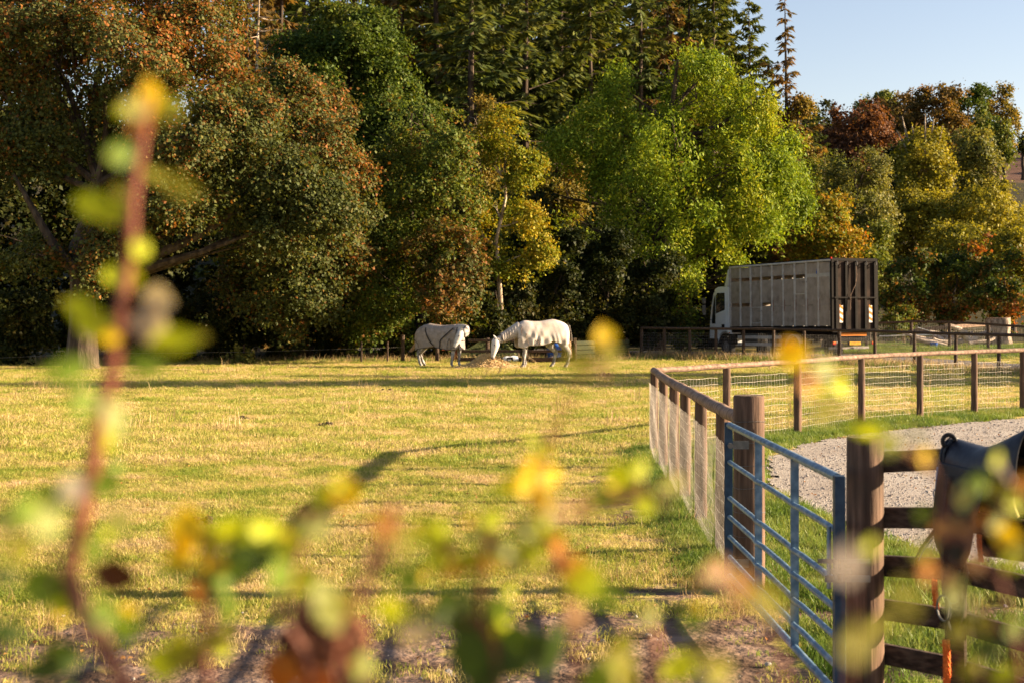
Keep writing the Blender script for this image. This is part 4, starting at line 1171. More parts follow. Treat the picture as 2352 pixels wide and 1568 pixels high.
# local: +x = towards the cantle (right, nearer the camera), z = up
def seat(u, v):
    x = -.10 + .62*u
    a = (v-.5)*math.pi*1.02
    ht = .150 + .035*(1-u)**3 + .20*max(0, u-.40)**1.3*1.5
    wd = .085 + .075*math.sin(min(1, u*1.15)*math.pi*.5) 
    if u > .85: wd *= 1 - (u-.85)*1.6
    return (x, math.sin(a)*wd, ht*math.cos(a)**.8 - .02 if math.cos(a) > 0 else -.02)
grid_mesh('seat', seat, 16, 15, M['blue_leather'], sd, .012, sub=1)
mb = MB(); mb.tube([(-.105, math.sin(a)*.088, .175*math.cos(a)-.01) for a in [(-1.5+3.0*i/14) for i in range(15)]], .011, 8)
mb.obj('pommel', M['blue_leather'], sd, smooth=True)
for sgn in (-1, 1):
    def flap(u, v, sgn=sgn):
        x = -.11 + .50*u*(1-.25*v) + .02*v; z = .05 - .50*v; y = sgn*(.085 + .075*math.sin(min(1,u*1.2)*1.57) + .05*math.sin(v*2.2) + .006*math.sin(u*9))
        if v > .8: x += (u-.5)*-.12*(v-.8)/.2
        return (x, y, z)
    grid_mesh('flap', flap, 12, 12, M['black_leather'], sd, .006, sub=1)
    def panel(u, v, sgn=sgn):
        x = -.09 + .55*u; z = .03 - .20*v; return (x, sgn*(.055 + .035*math.sin(v*3.1)), z)
    grid_mesh('panel', panel, 10, 6, M['lining'] if 'lining' in M else M.setdefault('lining', noise_mat('lining', [(.3,(.20,.17,.06)),(.7,(.32,.28,.10))], 40, rough=.95)), sd, .02)
mb = MB(); mb.box((-.118,-.014,.06),(-.108,.014,.10)); mb.obj('nameplate', M['white'], sd)
mb = MB(); mb.tube([(-.10,-.10,.02),(-.09,-.115,-.05),(-.09,-.12,-.10)], .006, 6); mb.tube([(-.09+.022*math.cos(a), -.12, -.12+.022*math.sin(a)) for a in [i*.5 for i in range(13)]], .003, 6); mb.obj('dee_ring', M['galv'], sd)
mb = MB(); mb.tube([(.05,-.175,.0),(.05,-.19,-.45),(.06,-.185,-.62)], [(.016,.004)]*3, 4, lat=(1,0,0)); mb.obj('stirrup_leather', M['black_leather'], sd)
mb = MB(); mb.tube([(.06+.055*math.sin(a), -.185, -.68-.065*math.cos(a)) for a in [i*.4189 for i in range(16)]], .006, 6); mb.obj('stirrup', M['galv_dull'], sd)

def strap(name, pts, wd, th, mat, parent, lat=(1,0,0)):
    mb = MB(); mb.tube(pts, [(wd/2, th/2)]*len(pts), 6, lat=lat); return mb.obj(name, mat, parent, smooth=True)
bx, by = 2.245, 7.44
br = empty('bridle', (bx, by, 1.40), 0, 'black leather bridle hanging over the square post with a looped noseband', 'bridle')
strap('headpiece', [(.10,.02,-.02),(.085,-.02,.045),(.04,-.04,.05),(.0,-.045,0),(-.01,-.05,-.1)], .03, .006, M['black_leather'], br, (0,1,0))
mb = MB(); mb.tube([(.03+.033*math.cos(a), -.035, .045+.033*math.sin(a)) for a in [i*.42 for i in range(16)]], .012, 6); mb.obj('buckle_loop', M['black_leather'], br)
for k, (dx, l) in enumerate([(0,-.62),(.03,-.75),(.055,-.55),(.08,-.82),(.015,-.5)]):
    strap('cheek_strap', [(dx,-.05,-.05),(dx+.012*math.sin(k),-.065,l*.35),(dx-.02*math.cos(k*2),-.07,l*.7),(dx+.01,-.06,l)], .022, .006, M['black_leather'] if k != 2 else M['brown_leather'], br)
strap('noseband', [(.02,-.06,-.30),(-.03,-.075,-.37),(-.075,-.09,-.43),(-.135,-.10,-.50),(-.165,-.10,-.56),(-.16,-.10,-.61),(-.11,-.10,-.63),(-.05,-.09,-.60),(-.01,-.08,-.56)], .044, .009, M['black_leather'], br, (.4,.6,.6))
strap('lining_strap', [(-.07,-.098,-.445),(-.125,-.108,-.51),(-.15,-.108,-.565)], .022, .004, M['white'], br, (.4,.6,.6))
strap('browband', [(-.0,-.07,-.44),(.03,-.10,-.47),(.09,-.09,-.45)], .03, .006, M['black_leather'], br, (0,0,1))
def pad(u, v):
    return (-.01+.11*v, -.075-.02*math.sin(v*3.1), -.26-.26*u)
grid_mesh('padded_strap', pad, 6, 6, M['black_leather'], br, .03)
mb = MB(); mb.tube([(.035+.03*math.cos(a), -.09, -.76+.03*math.sin(a)) for a in [i*.42 for i in range(16)]], .004, 6); mb.obj('bit_ring', M['galv_dull'], br)
strap('rein', [(.06,-.08,-.45),(.10,-.12,-.62),(.07,-.13,-.85),(.03,-.12,-.98),(.0,-.10,-.86),(.02,-.09,-.72)], .016, .005, M['black_leather'], br)
# orange ropes
def rope(label, pts, r, seed=0):
    rnd = random.Random(seed); mb = MB(); P = [Vector(p) for p in pts]
    for s in range(5):
        a0 = s*1.257; q = []
        for i in range(len(P)*4-3):
            t = i/4; k = min(int(t), len(P)-2); p = P[k].lerp(P[k+1], t-k)
            q.append(p + Vector((math.cos(a0+i*.9), math.sin(a0+i*.9), 0))*r*.5)
        mb.tube(q, r*.5, 5)
    for _ in range(160):
        k = rnd.randint(0, len(P)-2); p = P[k].lerp(P[k+1], rnd.random()); d = Vector((rnd.gauss(0,1), rnd.gauss(0,1), rnd.gauss(0,1))).normalized()
        mb.tube([p+d*r*.6, p+d*r*rnd.uniform(1.1,1.6)+Vector((0,0,-.004))], .0011, 3)
    return mb.obj('halter_rope', M['orange_rope'], None, label=label, cat='rope')
rope('frayed orange rope hanging right of the bridle below the saddle', [(2.42,7.40,1.08),(2.43,7.40,1.0),(2.432,7.40,.9),(2.44,7.39,.82)], .014, 1)
rope('frayed orange rope hanging low in front of the square post, uppermost of the two', [(2.185,7.36,.73),(2.19,7.36,.65),(2.195,7.355,.60)], .016, 2)
rope('knotted tail of orange rope hanging lowest near the bottom edge', [(2.245,7.36,.42),(2.25,7.36,.33),(2.25,7.355,.24),(2.245,7.35,.12)], .021, 3)
rope('short orange rope on the left side of the square post', [(2.235,7.44,1.16),(2.235,7.44,1.05),(2.23,7.44,.98)], .008, 4)

# ------------------------------------------------------------------ horses
M['horse_grey'] = noise_mat('horse_grey', [(.3,(.38,.35,.32)),(.5,(.60,.56,.52)),(.7,(.74,.71,.67))], 7, rough=.65, bump=.12, dirt=(6,.58,.72,(.16,.13,.11)))
M['horse_legs'] = noise_mat('horse_legs', [(.32,(.07,.06,.055)),(.5,(.26,.24,.225)),(.68,(.50,.47,.44))], 9, rough=.65, bump=.12)
M['horse_face'] = noise_mat('horse_face', [(.35,(.40,.38,.37)),(.6,(.58,.56,.54))], 9, rough=.55, bump=.06)
M['rug_white'] = noise_mat('rug_white', [(.3,(.40,.355,.32)),(.55,(.49,.44,.405)),(.75,(.56,.51,.475))], 5, rough=.85, bump=.08, bscale=60, dirt=(2.2,.50,.72,(.34,.27,.21)))
M['rug_taupe'] = noise_mat('rug_taupe', [(.3,(.24,.20,.175)),(.55,(.31,.265,.235)),(.75,(.37,.32,.29))], 8, rough=.9, bump=.25, bscale=90)
M['muzzle'] = noise_mat('muzzle', [(.3,(.08,.06,.06)),(.7,(.22,.17,.16))], 12, rough=.6)
M['hoof'] = noise_mat('hoof', [(.3,(.14,.11,.08)),(.7,(.30,.25,.19))], 12, rough=.6)
M['tail_hair'] = noise_mat('tail_hair', [(.3,(.30,.17,.09)),(.5,(.52,.34,.20)),(.75,(.66,.48,.32))], 6, (8,8,.6), .7, .6, 12)
M['eye'] = noise_mat('eye', [(.3,(.01,.008,.006)),(.7,(.02,.015,.01))], 5, rough=.1, bump=0)
M['dark_strap'] = noise_mat('dark_strap', [(.3,(.025,.02,.02)),(.7,(.06,.05,.05))], 20, rough=.8)
M['strap_brown'] = noise_mat('strap_brown', [(.3,(.12,.08,.06)),(.7,(.24,.17,.13))], 20, rough=.8)

def body_mesh(name, tubes, mat, parent, vox=.018, smooth=6):
    mb = MB()
    for (pts, rad, lat) in tubes: mb.tube(pts, rad, 16, lat=lat)
    o = mb.obj(name, mat, parent, smooth=True)
    md = o.modifiers.new('remesh', 'REMESH'); md.mode = 'VOXEL'; md.voxel_size = vox; md.use_smooth_shade = True
    sm = o.modifiers.new('smooth', 'SMOOTH'); sm.factor = .6; sm.iterations = smooth
    return o

Y = (0,1,0)
TORSO = [(-1.235,1.26,.10,.07),(-1.19,1.25,.21,.15),(-1.10,1.22,.30,.23),(-.92,1.24,.36,.285),(-.68,1.275,.375,.30),(-.40,1.265,.335,.295),(-.08,1.215,.36,.31),(.18,1.205,.385,.285),(.38,1.235,.385,.235),(.55,1.22,.32,.19),(.66,1.20,.22,.14),(.71,1.19,.12,.09)]
def leg_fore(x, y, dx=0.0, z0=0.0):
    return ([(x+.06,y*.92,1.10),(x+.03,y,.92),(x+.01,y,.78),(x+dx*.3,y,.60),(x+dx*.5,y,.47),(x+dx*.6,y,.40),(x+dx*.8,y,.26),(x+dx,y,.16),(x+dx+.03,y,.105),(x+dx+.055,y,.06+z0)],
            [(.10,.17),(.098,.14),(.085,.112),(.064,.078),(.066,.072),(.050,.056),(.041,.048),(.053,.060),(.044,.050),(.055,.062)], Y)
def leg_hind(x, y, dx=0.0, kx=0.0):
    return ([(x+.22,y*.85,1.15),(x+.20,y*.95,.98),(x+.15+kx,y,.82),(x+.04+kx*.6,y,.66),(x-.045,y,.54),(x-.05,y,.46),(x-.03+dx*.5,y,.30),(x-.02+dx*.9,y,.165),(x+.015+dx,y,.11),(x+.05+dx,y,.06)],
            [(.15,.26),(.14,.23),(.115,.18),(.08,.108),(.064,.088),(.058,.076),(.044,.054),(.056,.064),(.046,.052),(.057,.064)], Y)
def hoof(root, x, y, parent=None):
    mb = MB(); mb.tube([(x-.012,y,.095),(x+.008,y,.0)], [(.058,.064),(.074,.084)], 12, lat=Y); mb.obj('hoof', M['hoof'], root, smooth=True)

def rug(root, mat, stations, nang=21, thick=.012, wr=.012, seed=0, name='rug', cut=None):
    """stations: (x, top z, widest half width, z of widest, hem z)"""
    mb = MB(); ns = 40; rs = random.Random(seed)
    X = [s[0] for s in stations]
    def S_(x, k): return float(np.interp(x, X, [s[k] for s in stations])) if X[0] < X[-1] else float(np.interp(-x, [-q for q in X], [s[k] for s in stations]))
    x0, x1 = X[0], X[-1]
    for i in range(ns):
        x = x0 + (x1-x0)*i/(ns-1)
        tp, wd, zw, hem = (S_(x, k) for k in (1,2,3,4))
        nh = nang//2
        for j in range(nang):
            sgn = -1 if j < nh else 1
            q = abs(j-nh)/nh                         # 0 at spine, 1 at hem
            if q < .5:
                a = q/.5*math.pi/2; y = wd*math.sin(a); z = zw + (tp-zw)*math.cos(a)**.9 if a < 1.57 else zw
            else:
                f = (q-.5)/.5; z = zw + (hem-zw)*f; y = wd*(1 - .10*f*f)
            fold = wr*(math.sin(x*15 + z*9 + 2*math.sin(x*5) + seed) + .6*math.sin(x*29 - z*13 + math.sin(x*9)*2)) * min(1, q*1.4)
            if q > .5: fold *= 1.3
            y += fold if q else 0
            if q > .85: z += .010*math.sin(x*7+seed)
            mb.v.append((x, sgn*y, z + (.3*fold if q < .5 else 0)))
    for i in range(ns-1):
        for j in range(nang-1):
            a = i*nang+j; mb.f.append((a, a+nang, a+nang+1, a+1))
    o = mb.obj(name, mat, root, smooth=True)
    s = o.modifiers.new('solid', 'SOLIDIFY'); s.thickness = thick; s.offset = 1
    sb = o.modifiers.new('sub', 'SUBSURF'); sb.levels = 1; sb.render_levels = 1
    return o

def ear(root, base, tip, wdir, mat, w_=.045):
    base = Vector(base); tip = Vector(tip); wv = Vector(wdir).normalized()*w_; n_ = (tip-base).cross(wv).normalized()*.02
    mb = MB(); m = base.lerp(tip, .45)
    mb.add([base-wv*.7, base+wv*.7, m+wv, tip, m-wv, base+n_*1.6, m+n_*1.4], [(0,5,6,4),(5,1,2,6),(6,2,3),(4,6,3),(0,4,3,2,1)])
    mb.obj('ear', mat, root, smooth=True)

def hair(name, root, roots, tips, n, mat, r=.004, jit=.03, seed=0):
    rs = random.Random(seed); mb = MB(); k_ = len(roots)
    for i in range(n):
        t = rs.random()*(k_-1); k = min(int(t), k_-2); f = t-k
        a = Vector(roots[k]).lerp(Vector(roots[k+1]), f); b = Vector(tips[k]).lerp(Vector(tips[k+1]), f)
        a += Vector((rs.gauss(0,jit*.5), rs.gauss(0,jit*.5), rs.gauss(0,jit*.3))); b += Vector((rs.gauss(0,jit), rs.gauss(0,jit), rs.gauss(0,jit)))
        m = a.lerp(b, .5) + Vector((rs.gauss(0,jit*.4), rs.gauss(0,jit*.4), 0))
        mb.tube([a, m, b], [r, r*1.3, r*.5], 4, cap=False)
    return mb.obj(name, mat, root, smooth=True)

def strip3(name, root, pts, wd, mat, th=.006, lat=None):
    mb = MB(); mb.tube(pts, [(wd/2, th)]*len(pts), 6, lat=lat or (1,0,0)); return mb.obj(name, mat, root, smooth=True)

# --- larger horse grazing on the hay (faces left)
hp = at(2205/1.7415, 0, 48.7)
h_ = empty('horse', (hp.x-.58, 48.75, h1(hp.x, 48.75)), math.pi + R(19), 'larger pale grey horse in a white rug, head down eating from the hay pile', 'horse')
body_mesh('body', [
    ([(s[0],0,s[1]) for s in TORSO], [(s[3],s[2]) for s in TORSO], Y),
    ([(.30,0,1.36),(.55,0,1.30),(.80,0,1.20),(1.02,.01,1.09),(1.20,.02,1.00),(1.34,.03,.96),(1.43,.03,.95)], [(.14,.25),(.135,.25),(.115,.20),(.098,.165),(.085,.145),(.08,.12),(.06,.06)], Y),
    ([(1.38,.03,1.03),(1.405,.03,.93),(1.42,.03,.80),(1.445,.03,.66),(1.475,.03,.54),(1.50,.03,.43),(1.495,.03,.36),(1.48,.03,.325)], [(.06,.06),(.092,.125),(.098,.145),(.078,.115),(.060,.085),(.055,.068),(.052,.056),(.03,.03)], Y),
    leg_fore(.385, .15, .06), leg_fore(.27, -.15, .0), leg_hind(-1.17, .16, .03, .02), leg_hind(-.80, -.16, .06, .04)],
    M['horse_legs'], h_)
# face skin over the skull: clean white head part
mbh = MB(); mbh.tube([(1.375,.03,1.035),(1.40,.03,.95),(1.417,.03,.81),(1.447,.03,.66),(1.477,.03,.54),(1.502,.03,.44),(1.500,.03,.38)], [(.05,.05),(.098,.130),(.104,.150),(.083,.120),(.065,.090),(.060,.073),(.045,.05)], 18, lat=Y)
mbh.obj('face', M['horse_face'], h_, smooth=True)
for (x, y) in ((.50,.15),(.325,-.15),(-1.09,.16),(-.69,-.16)): hoof(h_, x, y)
for s in (-1, 1):
    mb = MB(); mb.sphere((1.478, .03+s*.093, .80), (.022,.012,.02)); mb.obj('eye', M['eye'], h_, smooth=True)
    mb = MB(); mb.sphere((1.545, .03+s*.035, .40), (.012,.016,.02)); mb.obj('nostril', M['eye'], h_, smooth=True)
    ear(h_, (1.42, .03+s*.06, 1.03), (1.50+.03*s, .03+s*.09, 1.15), (0,1,0), M['horse_face'])
mb = MB(); mb.sphere((1.505,.03,.365), (.06,.05,.05)); mb.obj('muzzle', M['muzzle'], h_, smooth=True)
mb = MB(); mb.sphere((1.335,.03,.80), (.075,.085,.10)); mb.obj('jowl', M['horse_face'], h_, smooth=True)
rug(h_, M['rug_white'], [(.66,1.47,.20,1.22,.74),(.55,1.555,.255,1.22,.69),(.40,1.625,.29,1.2,.70),(.30,1.63,.31,1.18,.78),(.10,1.605,.335,1.15,.76),(-.20,1.60,.34,1.15,.77),(-.42,1.635,.33,1.15,.85),(-.56,1.66,.325,1.15,.93),(-.68,1.675,.33,1.15,.88),(-.90,1.625,.33,1.15,.82),(-1.08,1.55,.30,1.15,.78),(-1.20,1.47,.22,1.15,.82),(-1.255,1.38,.12,1.1,.86)], seed=2, wr=.017)
# neck cover
def neckc(u, v):
    t = u; P = [(.50,1.32),(.75,1.215),(.98,1.11),(1.17,1.02)]; W_ = [(.17,.275),(.145,.225),(.118,.185),(.105,.165)]
    k = min(int(t*3), 2); f = t*3-k
    px, pz = (P[k][i]*(1-f)+P[k+1][i]*f for i in (0,1)); a_, b_ = (W_[k][i]*(1-f)+W_[k+1][i]*f for i in (0,1))
    an = (v-.5)*2*2.75
    nx_, nz_ = .40, .92
    wr = .010*math.sin(u*46+math.cos(an)*5) * min(1, abs(an))
    return (px + nx_*b_*math.cos(an), math.sin(an)*(a_+.02+wr), pz + nz_*(b_+.005+wr)*math.cos(an))
grid_mesh('neck_cover', neckc, 34, 23, M['rug_white'], h_, .01, sub=1)
for k in range(9):
    x = .62 + k*.055; z = .985 - k*.0; 
    mb = MB(); mb.tube([(x,.155-.004*k,1.10-.012*k),(x+.004,.14-.004*k,1.02-.01*k),(x,.10,.955-.006*k)], .007, 5); mb.obj('lacing', M['strap_brown'], h_)
strip3('neck_edge', h_, [(1.17+.40*.165*math.cos(a), math.sin(a)*.128, 1.02+.92*.172*math.cos(a)) for a in [(-2.7+5.4*i/16) for i in range(17)]], .02, M['strap_brown'])
strip3('belly_strap', h_, [(-.02,.345,.985),(-.045,.345,.90),(-.075,.335,.82),(-.09,.32,.775)], .05, M['dark_strap'])
strip3('belly_strap', h_, [(.01,.350,.985),(-.015,.350,.90),(-.045,.34,.82),(-.06,.325,.775)], .02, M['strap_brown'])
strip3('shoulder_seam', h_, [(.40,.318,1.12),(.40,.33,1.02),(.335,.335,.90),(.30,.34,.78)], .018, M['strap_brown'])
strip3('shoulder_seam', h_, [(.52,.22,1.42),(.56,.262,1.30),(.54,.27,1.16),(.60,.24,1.05),(.66,.21,1.0)], .018, M['strap_brown'])
mb = MB(); mb.sphere((.40,.326,1.16), (.022,.012,.03)); mb.obj('rosette', M['strap_brown'], h_, smooth=True)
def tflap(u, v): return (-1.255 - .085*u - .03*math.sin(u*2), (v-.5)*.26*(1-.2*u), 1.46 - .56*u + .02*math.cos(v*9))
grid_mesh('tail_flap', tflap, 12, 8, M['rug_white'], h_, .01, sub=1)
hair('tail', h_, [(-1.24,-.05,1.25),(-1.25,0,1.28),(-1.24,.05,1.25)], [(-1.34,-.04,.40),(-1.33,.0,.34),(-1.30,.05,.42)], 150, M['tail_hair'], .006, .022, 3)
hair('forelock', h_, [(1.44,.0,1.06),(1.44,.06,1.06)], [(1.53,.01,.92),(1.52,.06,.93)], 26, M['horse_face'], .004, .012, 4)

# --- smaller horse standing, head turned back towards the camera
h2 = empty('horse', (at(1000, 0, 48.9).x+.34, 49.15, h1(-2.6, 49.1)), R(-27), 'smaller grey horse in a taupe dark strapped rug, head turned back to its flank', 'horse')
k9 = .915; h2.scale = (k9, k9, k9)
LH = (.62,-.55,.12)
body_mesh('body', [
    ([(s[0],0,s[1]) for s in TORSO], [(s[3],s[2]) for s in TORSO], Y),
    ([(.30,0,1.33),(.55,0,1.37),(.78,-.02,1.40),(.95,-.11,1.40),(1.03,-.26,1.35),(1.01,-.40,1.30),(.94,-.46,1.30)], [(.15,.26),(.145,.25),(.14,.225),(.13,.205),(.115,.185),(.10,.16),(.08,.12)], [(0,1,0),(0,1,0),(.1,1,0),(.6,.7,0),(1,.2,0),(.8,-.5,0),(.6,-.6,0)]),
    ([(.93,-.40,1.42),(.93,-.48,1.33),(.90,-.54,1.20),(.86,-.60,1.05),(.81,-.65,.92),(.78,-.69,.80),(.77,-.70,.745),(.765,-.70,.72)], [(.06,.06),(.095,.125),(.10,.145),(.08,.115),(.062,.085),(.056,.07),(.05,.055),(.03,.03)], LH),
    leg_fore(.44, -.16, -.10), leg_fore(.50, .15, .0), leg_hind(-1.05, -.17, .05, .04), leg_hind(-1.16, .16, .12, .02)],
    M['horse_legs'], h2)
mbh = MB(); mbh.tube([(.93,-.39,1.43),(.933,-.475,1.34),(.903,-.535,1.21),(.863,-.595,1.07),(.813,-.645,.93),(.783,-.685,.81),(.77,-.69,.765)], [(.05,.05),(.102,.13),(.106,.15),(.086,.12),(.068,.09),(.061,.074),(.045,.05)], 18, lat=LH)
mbh.obj('face', M['horse_face'], h2, smooth=True)
LHv = Vector(LH).normalized()
FWD = Vector((-.60,-.75,-.1)).normalized()
for s in (-1, 1):
    e = Vector((.885,-.56,1.20)) + LHv*s*.098 + FWD*.035
    mb = MB(); mb.sphere(e, (.02,.02,.022)); mb.obj('eye', M['eye'], h2, smooth=True)
    e = Vector((.78,-.70,.80)) + LHv*s*.04 + FWD*.045
    mb = MB(); mb.sphere(e, (.014,.014,.02)); mb.obj('nostril', M['eye'], h2, smooth=True)
    bse = Vector((.925,-.46,1.395)) + LHv*s*.065
    ear(h2, bse, bse + LHv*s*.10 + Vector((-.02,-.02,.165)), FWD.cross(Vector((0,0,1))) , M['horse_face'])
mb = MB(); mb.sphere((.772,-.698,.775), (.055,.055,.05)); mb.obj('muzzle', M['muzzle'], h2, smooth=True)
mb = MB(); mb.sphere((.955,-.49,1.19), (.085,.08,.11)); mb.obj('jowl', M['horse_face'], h2, smooth=True)
rug(h2, M['rug_taupe'], [(.70,1.50,.20,1.2,.80),(.60,1.58,.25,1.2,.70),(.45,1.64,.28,1.2,.66),(.20,1.615,.325,1.15,.68),(-.10,1.595,.335,1.15,.74),(-.40,1.625,.33,1.15,.78),(-.68,1.668,.33,1.15,.75),(-.90,1.62,.325,1.15,.72),(-1.08,1.54,.30,1.12,.68),(-1.20,1.45,.24,1.1,.64),(-1.28,1.36,.14,1.1,.62)], seed=5, wr=.007)
def neck2(u, v):
    P = [(.50,0,1.355),(.68,-.01,1.385),(.83,-.04,1.40),(.95,-.10,1.395)]; W_ = [(.165,.265),(.148,.238),(.138,.215),(.128,.198)]; LA = [(0,1),(.05,1),(.25,1),(.55,.8)]
    k = min(int(u*3), 2); f = u*3-k
    p = Vector(P[k]).lerp(Vector(P[k+1]), f); a_, b_ = (W_[k][i]*(1-f)+W_[k+1][i]*f for i in (0,1)); la = Vector((*LA[k],0)).lerp(Vector((*LA[k+1],0)), f).normalized()
    an = (v-.5)*2*2.9; wr = .007*math.sin(u*30+math.cos(an)*4)
    return p + la*math.sin(an)*(a_+.022+wr) + Vector((0,0,1))*math.cos(an)*(b_+.012)
grid_mesh('neck_cover', neck2, 24, 23, M['horse_face'] if False else M['rug_white'], h2, .01, sub=1)
def rs_(pts, wd=.045): strip3('rug_strap', h2, pts, wd, M['dark_strap'], .008)
def side(x, z, sg=-1):
    wd = .345; zw = 1.15
    y = wd*math.cos(math.asin(min(1, max(0, (z-zw)/(1.62-zw))))) if z > zw else wd*(1-.06*((zw-z)/(.5))**2)
    return (x, sg*(y+.022), z)
rs_([side(-.72+.07*0,1.50), side(-.70,1.40), side(-.62,1.22), side(-.52,1.05), side(-.42,.92), side(-.34,.84), side(-.32,.76)], .05)
rs_([side(.48,1.50), side(.34,1.36), side(.14,1.18), side(.0,1.06), side(-.04,.98), side(-.05,.86), side(-.06,.74)], .05)
rs_([side(.36,1.10), side(.30,.98), side(.27,.85), side(.26,.70)], .022)
rs_([side(.36,1.10), side(.42,.98), side(.43,.85), side(.43,.70)], .022)
rs_([side(-1.20,1.10), side(-1.10,1.0), side(-1.0,.88), side(-.98,.76)], .022)
rs_([side(-1.16,.71), side(-1.0,.70), side(-.80,.73), side(-.5,.76), side(-.2,.755), side(.1,.70), side(.35,.66), side(.58,.68)], .022)
strip3('rug_strap', h2, [(.60,.27*math.sin(a),1.25+.34*math.cos(a)) for a in [(-2.0+4.0*i/12) for i in range(13)]], .03, M['dark_strap'])
def bib(u, v): return (.70-.03*math.cos((v-.5)*3)+.02*u, (v-.5)*.46, 1.18-.50*u)
grid_mesh('chest_panel', bib, 8, 10, M['rug_taupe'], h2, .01, sub=1)
strip3('chest_strap', h2, [(.705,(v-.5)*.5,1.02) for v in (0,.25,.5,.75,1)], .03, M['dark_strap'], lat=(0,0,1))
hair('tail', h2, [(-1.25,-.04,.95),(-1.26,.03,.97)], [(-1.50,-.10,.60),(-1.50,.02,.62)], 110, M['tail_hair'], .006, .03, 6)
hair('forelock', h2, [(.90,-.44,1.47),(.95,-.40,1.47)], [(.83,-.58,1.33),(.88,-.60,1.32)], 26, M['horse_face'], .004, .012, 7)

# hay pile
hc = at(1122, 848, 48.6)
def haypile():
    rng = np.random.default_rng(4); Vv = []; Ff = []; col = []
    base = MB(); n1, n2 = 24, 48
    def hz(x, y): return .40*math.exp(-((x+.10)/.48)**2-(y/.45)**2) + .15*math.exp(-((x-.45)/.50)**2-(y/.45)**2) + .06*math.exp(-((x+.8)/.4)**2-(y/.4)**2)
    for i in range(n2):
        for j in range(n1):
            x = -1.35 + 2.9*i/(n2-1); y = -.8 + 1.6*j/(n1-1); base.v.append((x, y, hz(x, y)-.02+random.uniform(-.01,.01)))
    for i in range(n2-1):
        for j in range(n1-1):
            a = i*n1+j; base.f.append((a, a+n1, a+n1+1, a+1))
    root = empty('hay_pile', (hc.x, 48.55, h1(hc.x, 48.55)), 0, 'loose heap of golden hay on the grass between the two horses', 'hay')
    base.obj('heap', M['hay'], root, smooth=True)
    mb = MB(); r = random.Random(5)
    for i in range(7000):
        x = r.gauss(0, .52); y = r.gauss(-.05, .30); z = hz(x, y); a = r.uniform(0, 6.28); l = r.uniform(.05, .17); dz = r.gauss(0,.3)*l
        d = Vector((math.cos(a)*l, math.sin(a)*l, dz)); p = Vector((x, y, z+r.uniform(-.01,.03))); n_ = Vector((0,0,.005)) if r.random() < .5 else Vector((.003,.003,0))
        q = p + d*.5 + Vector((0,0,r.uniform(0,.03)))
        mb.add([p-n_, p+n_, q+n_, q-n_, p+d], [(0,1,2,3),(3,2,4)])
    o = mb.obj('strands', M['hay_strand'], root); o['kind'] = 'stuff'
M['hay'] = noise_mat('hay', [(.3,(.20,.10,.045)),(.5,(.42,.25,.13)),(.75,(.60,.40,.22))], 18, rough=.95, bump=.9, bscale=50)
M['hay_strand'] = noise_mat('hay_strand', [(.3,(.40,.26,.10)),(.5,(.64,.46,.22)),(.7,(.78,.60,.34))], 14, rough=.7, bump=0)
haypile()

# ------------------------------------------------------------------ yard things behind the black fence
def barrel(x, D, lab):
    p = at(x, 0, D); root = empty('water_barrel', (p.x, D, h1(p.x, D)), 0, lab, 'barrel')
    mb = MB(); r = .29
    mb.tube([(0,0,0),(0,0,.03),(0,0,.12),(0,0,.28),(0,0,.30),(0,0,.32),(0,0,.60),(0,0,.62),(0,0,.64),(0,0,.80),(0,0,.87),(0,0,.89)], [r*.9,r*.96,r,r,r*1.04,r,r,r*1.04,r,r*.98,r*.9,r*.86], 24)
    mb.obj('drum', M['blue_plastic'], root, smooth=True)
    mb = MB(); mb.tube([(0,0,.87),(0,0,.90)], r*.92, 24); mb.obj('lid', M['blue_plastic'], root, smooth=True)
barrel(1273, 54.8, 'blue plastic barrel behind the black fence under the rump of the larger horse')
p = at(1173, 820, 53.0)
fs = empty('feed_sack', (p.x, 53.0, h1(p.x, 53)+.02), R(8), 'blue white printed feed sack slumped under the lowest rail', 'sack'); fs.scale = (.62,.62,.62)
def sackf(u, v):
    x = (u-.5)*.92; a = v*2*math.pi; w_ = .14*(1-abs(2*u-1)**4*.6); return (x + .03*math.sin(a*2), w_*math.cos(a)*.9, .19 + (.17*(1-abs(2*u-1)**5*.3))*math.sin(a) + .02*math.sin(u*14+a*3) + .06*u)
grid_mesh('bag', sackf, 16, 17, M['sack'], fs)
mb = MB(); mb.add([(-.27,-.150,.08),(.13,-.150,.10),(.12,-.150,.34),(-.26,-.150,.31)], [(0,1,2,3)]); mb.obj('label', M['black'], fs)
def text(name, s, size, M4, mat, parent, ext=.002, sx=1.0):
    c = bpy.data.curves.new(name, 'FONT'); c.body = s; c.size = size; c.extrude = ext; c.align_x = 'CENTER'; c.align_y = 'CENTER'
    o = bpy.data.objects.new(name, c); C.objects.link(o); bpy.context.view_layer.update()
    me = bpy.data.meshes.new_from_object(o.evaluated_get(bpy.context.evaluated_depsgraph_get())); bpy.data.objects.remove(o)
    me.materials.clear(); me.materials.append(mat)
    o = link(name, me, parent); o.matrix_local = M4 @ Matrix.Diagonal((sx,1,1,1))
    return o
mb = MB()
for k, (w_, h_) in enumerate([(.018,.09),(.03,.06),(.018,.10),(.028,.07),(.016,.09)]): mb.box((-.20+k*.045, -.156, .13), (-.20+k*.045+w_, -.1515, .13+h_))
mb.obj('print', M['sack'], fs, kind='stuff')
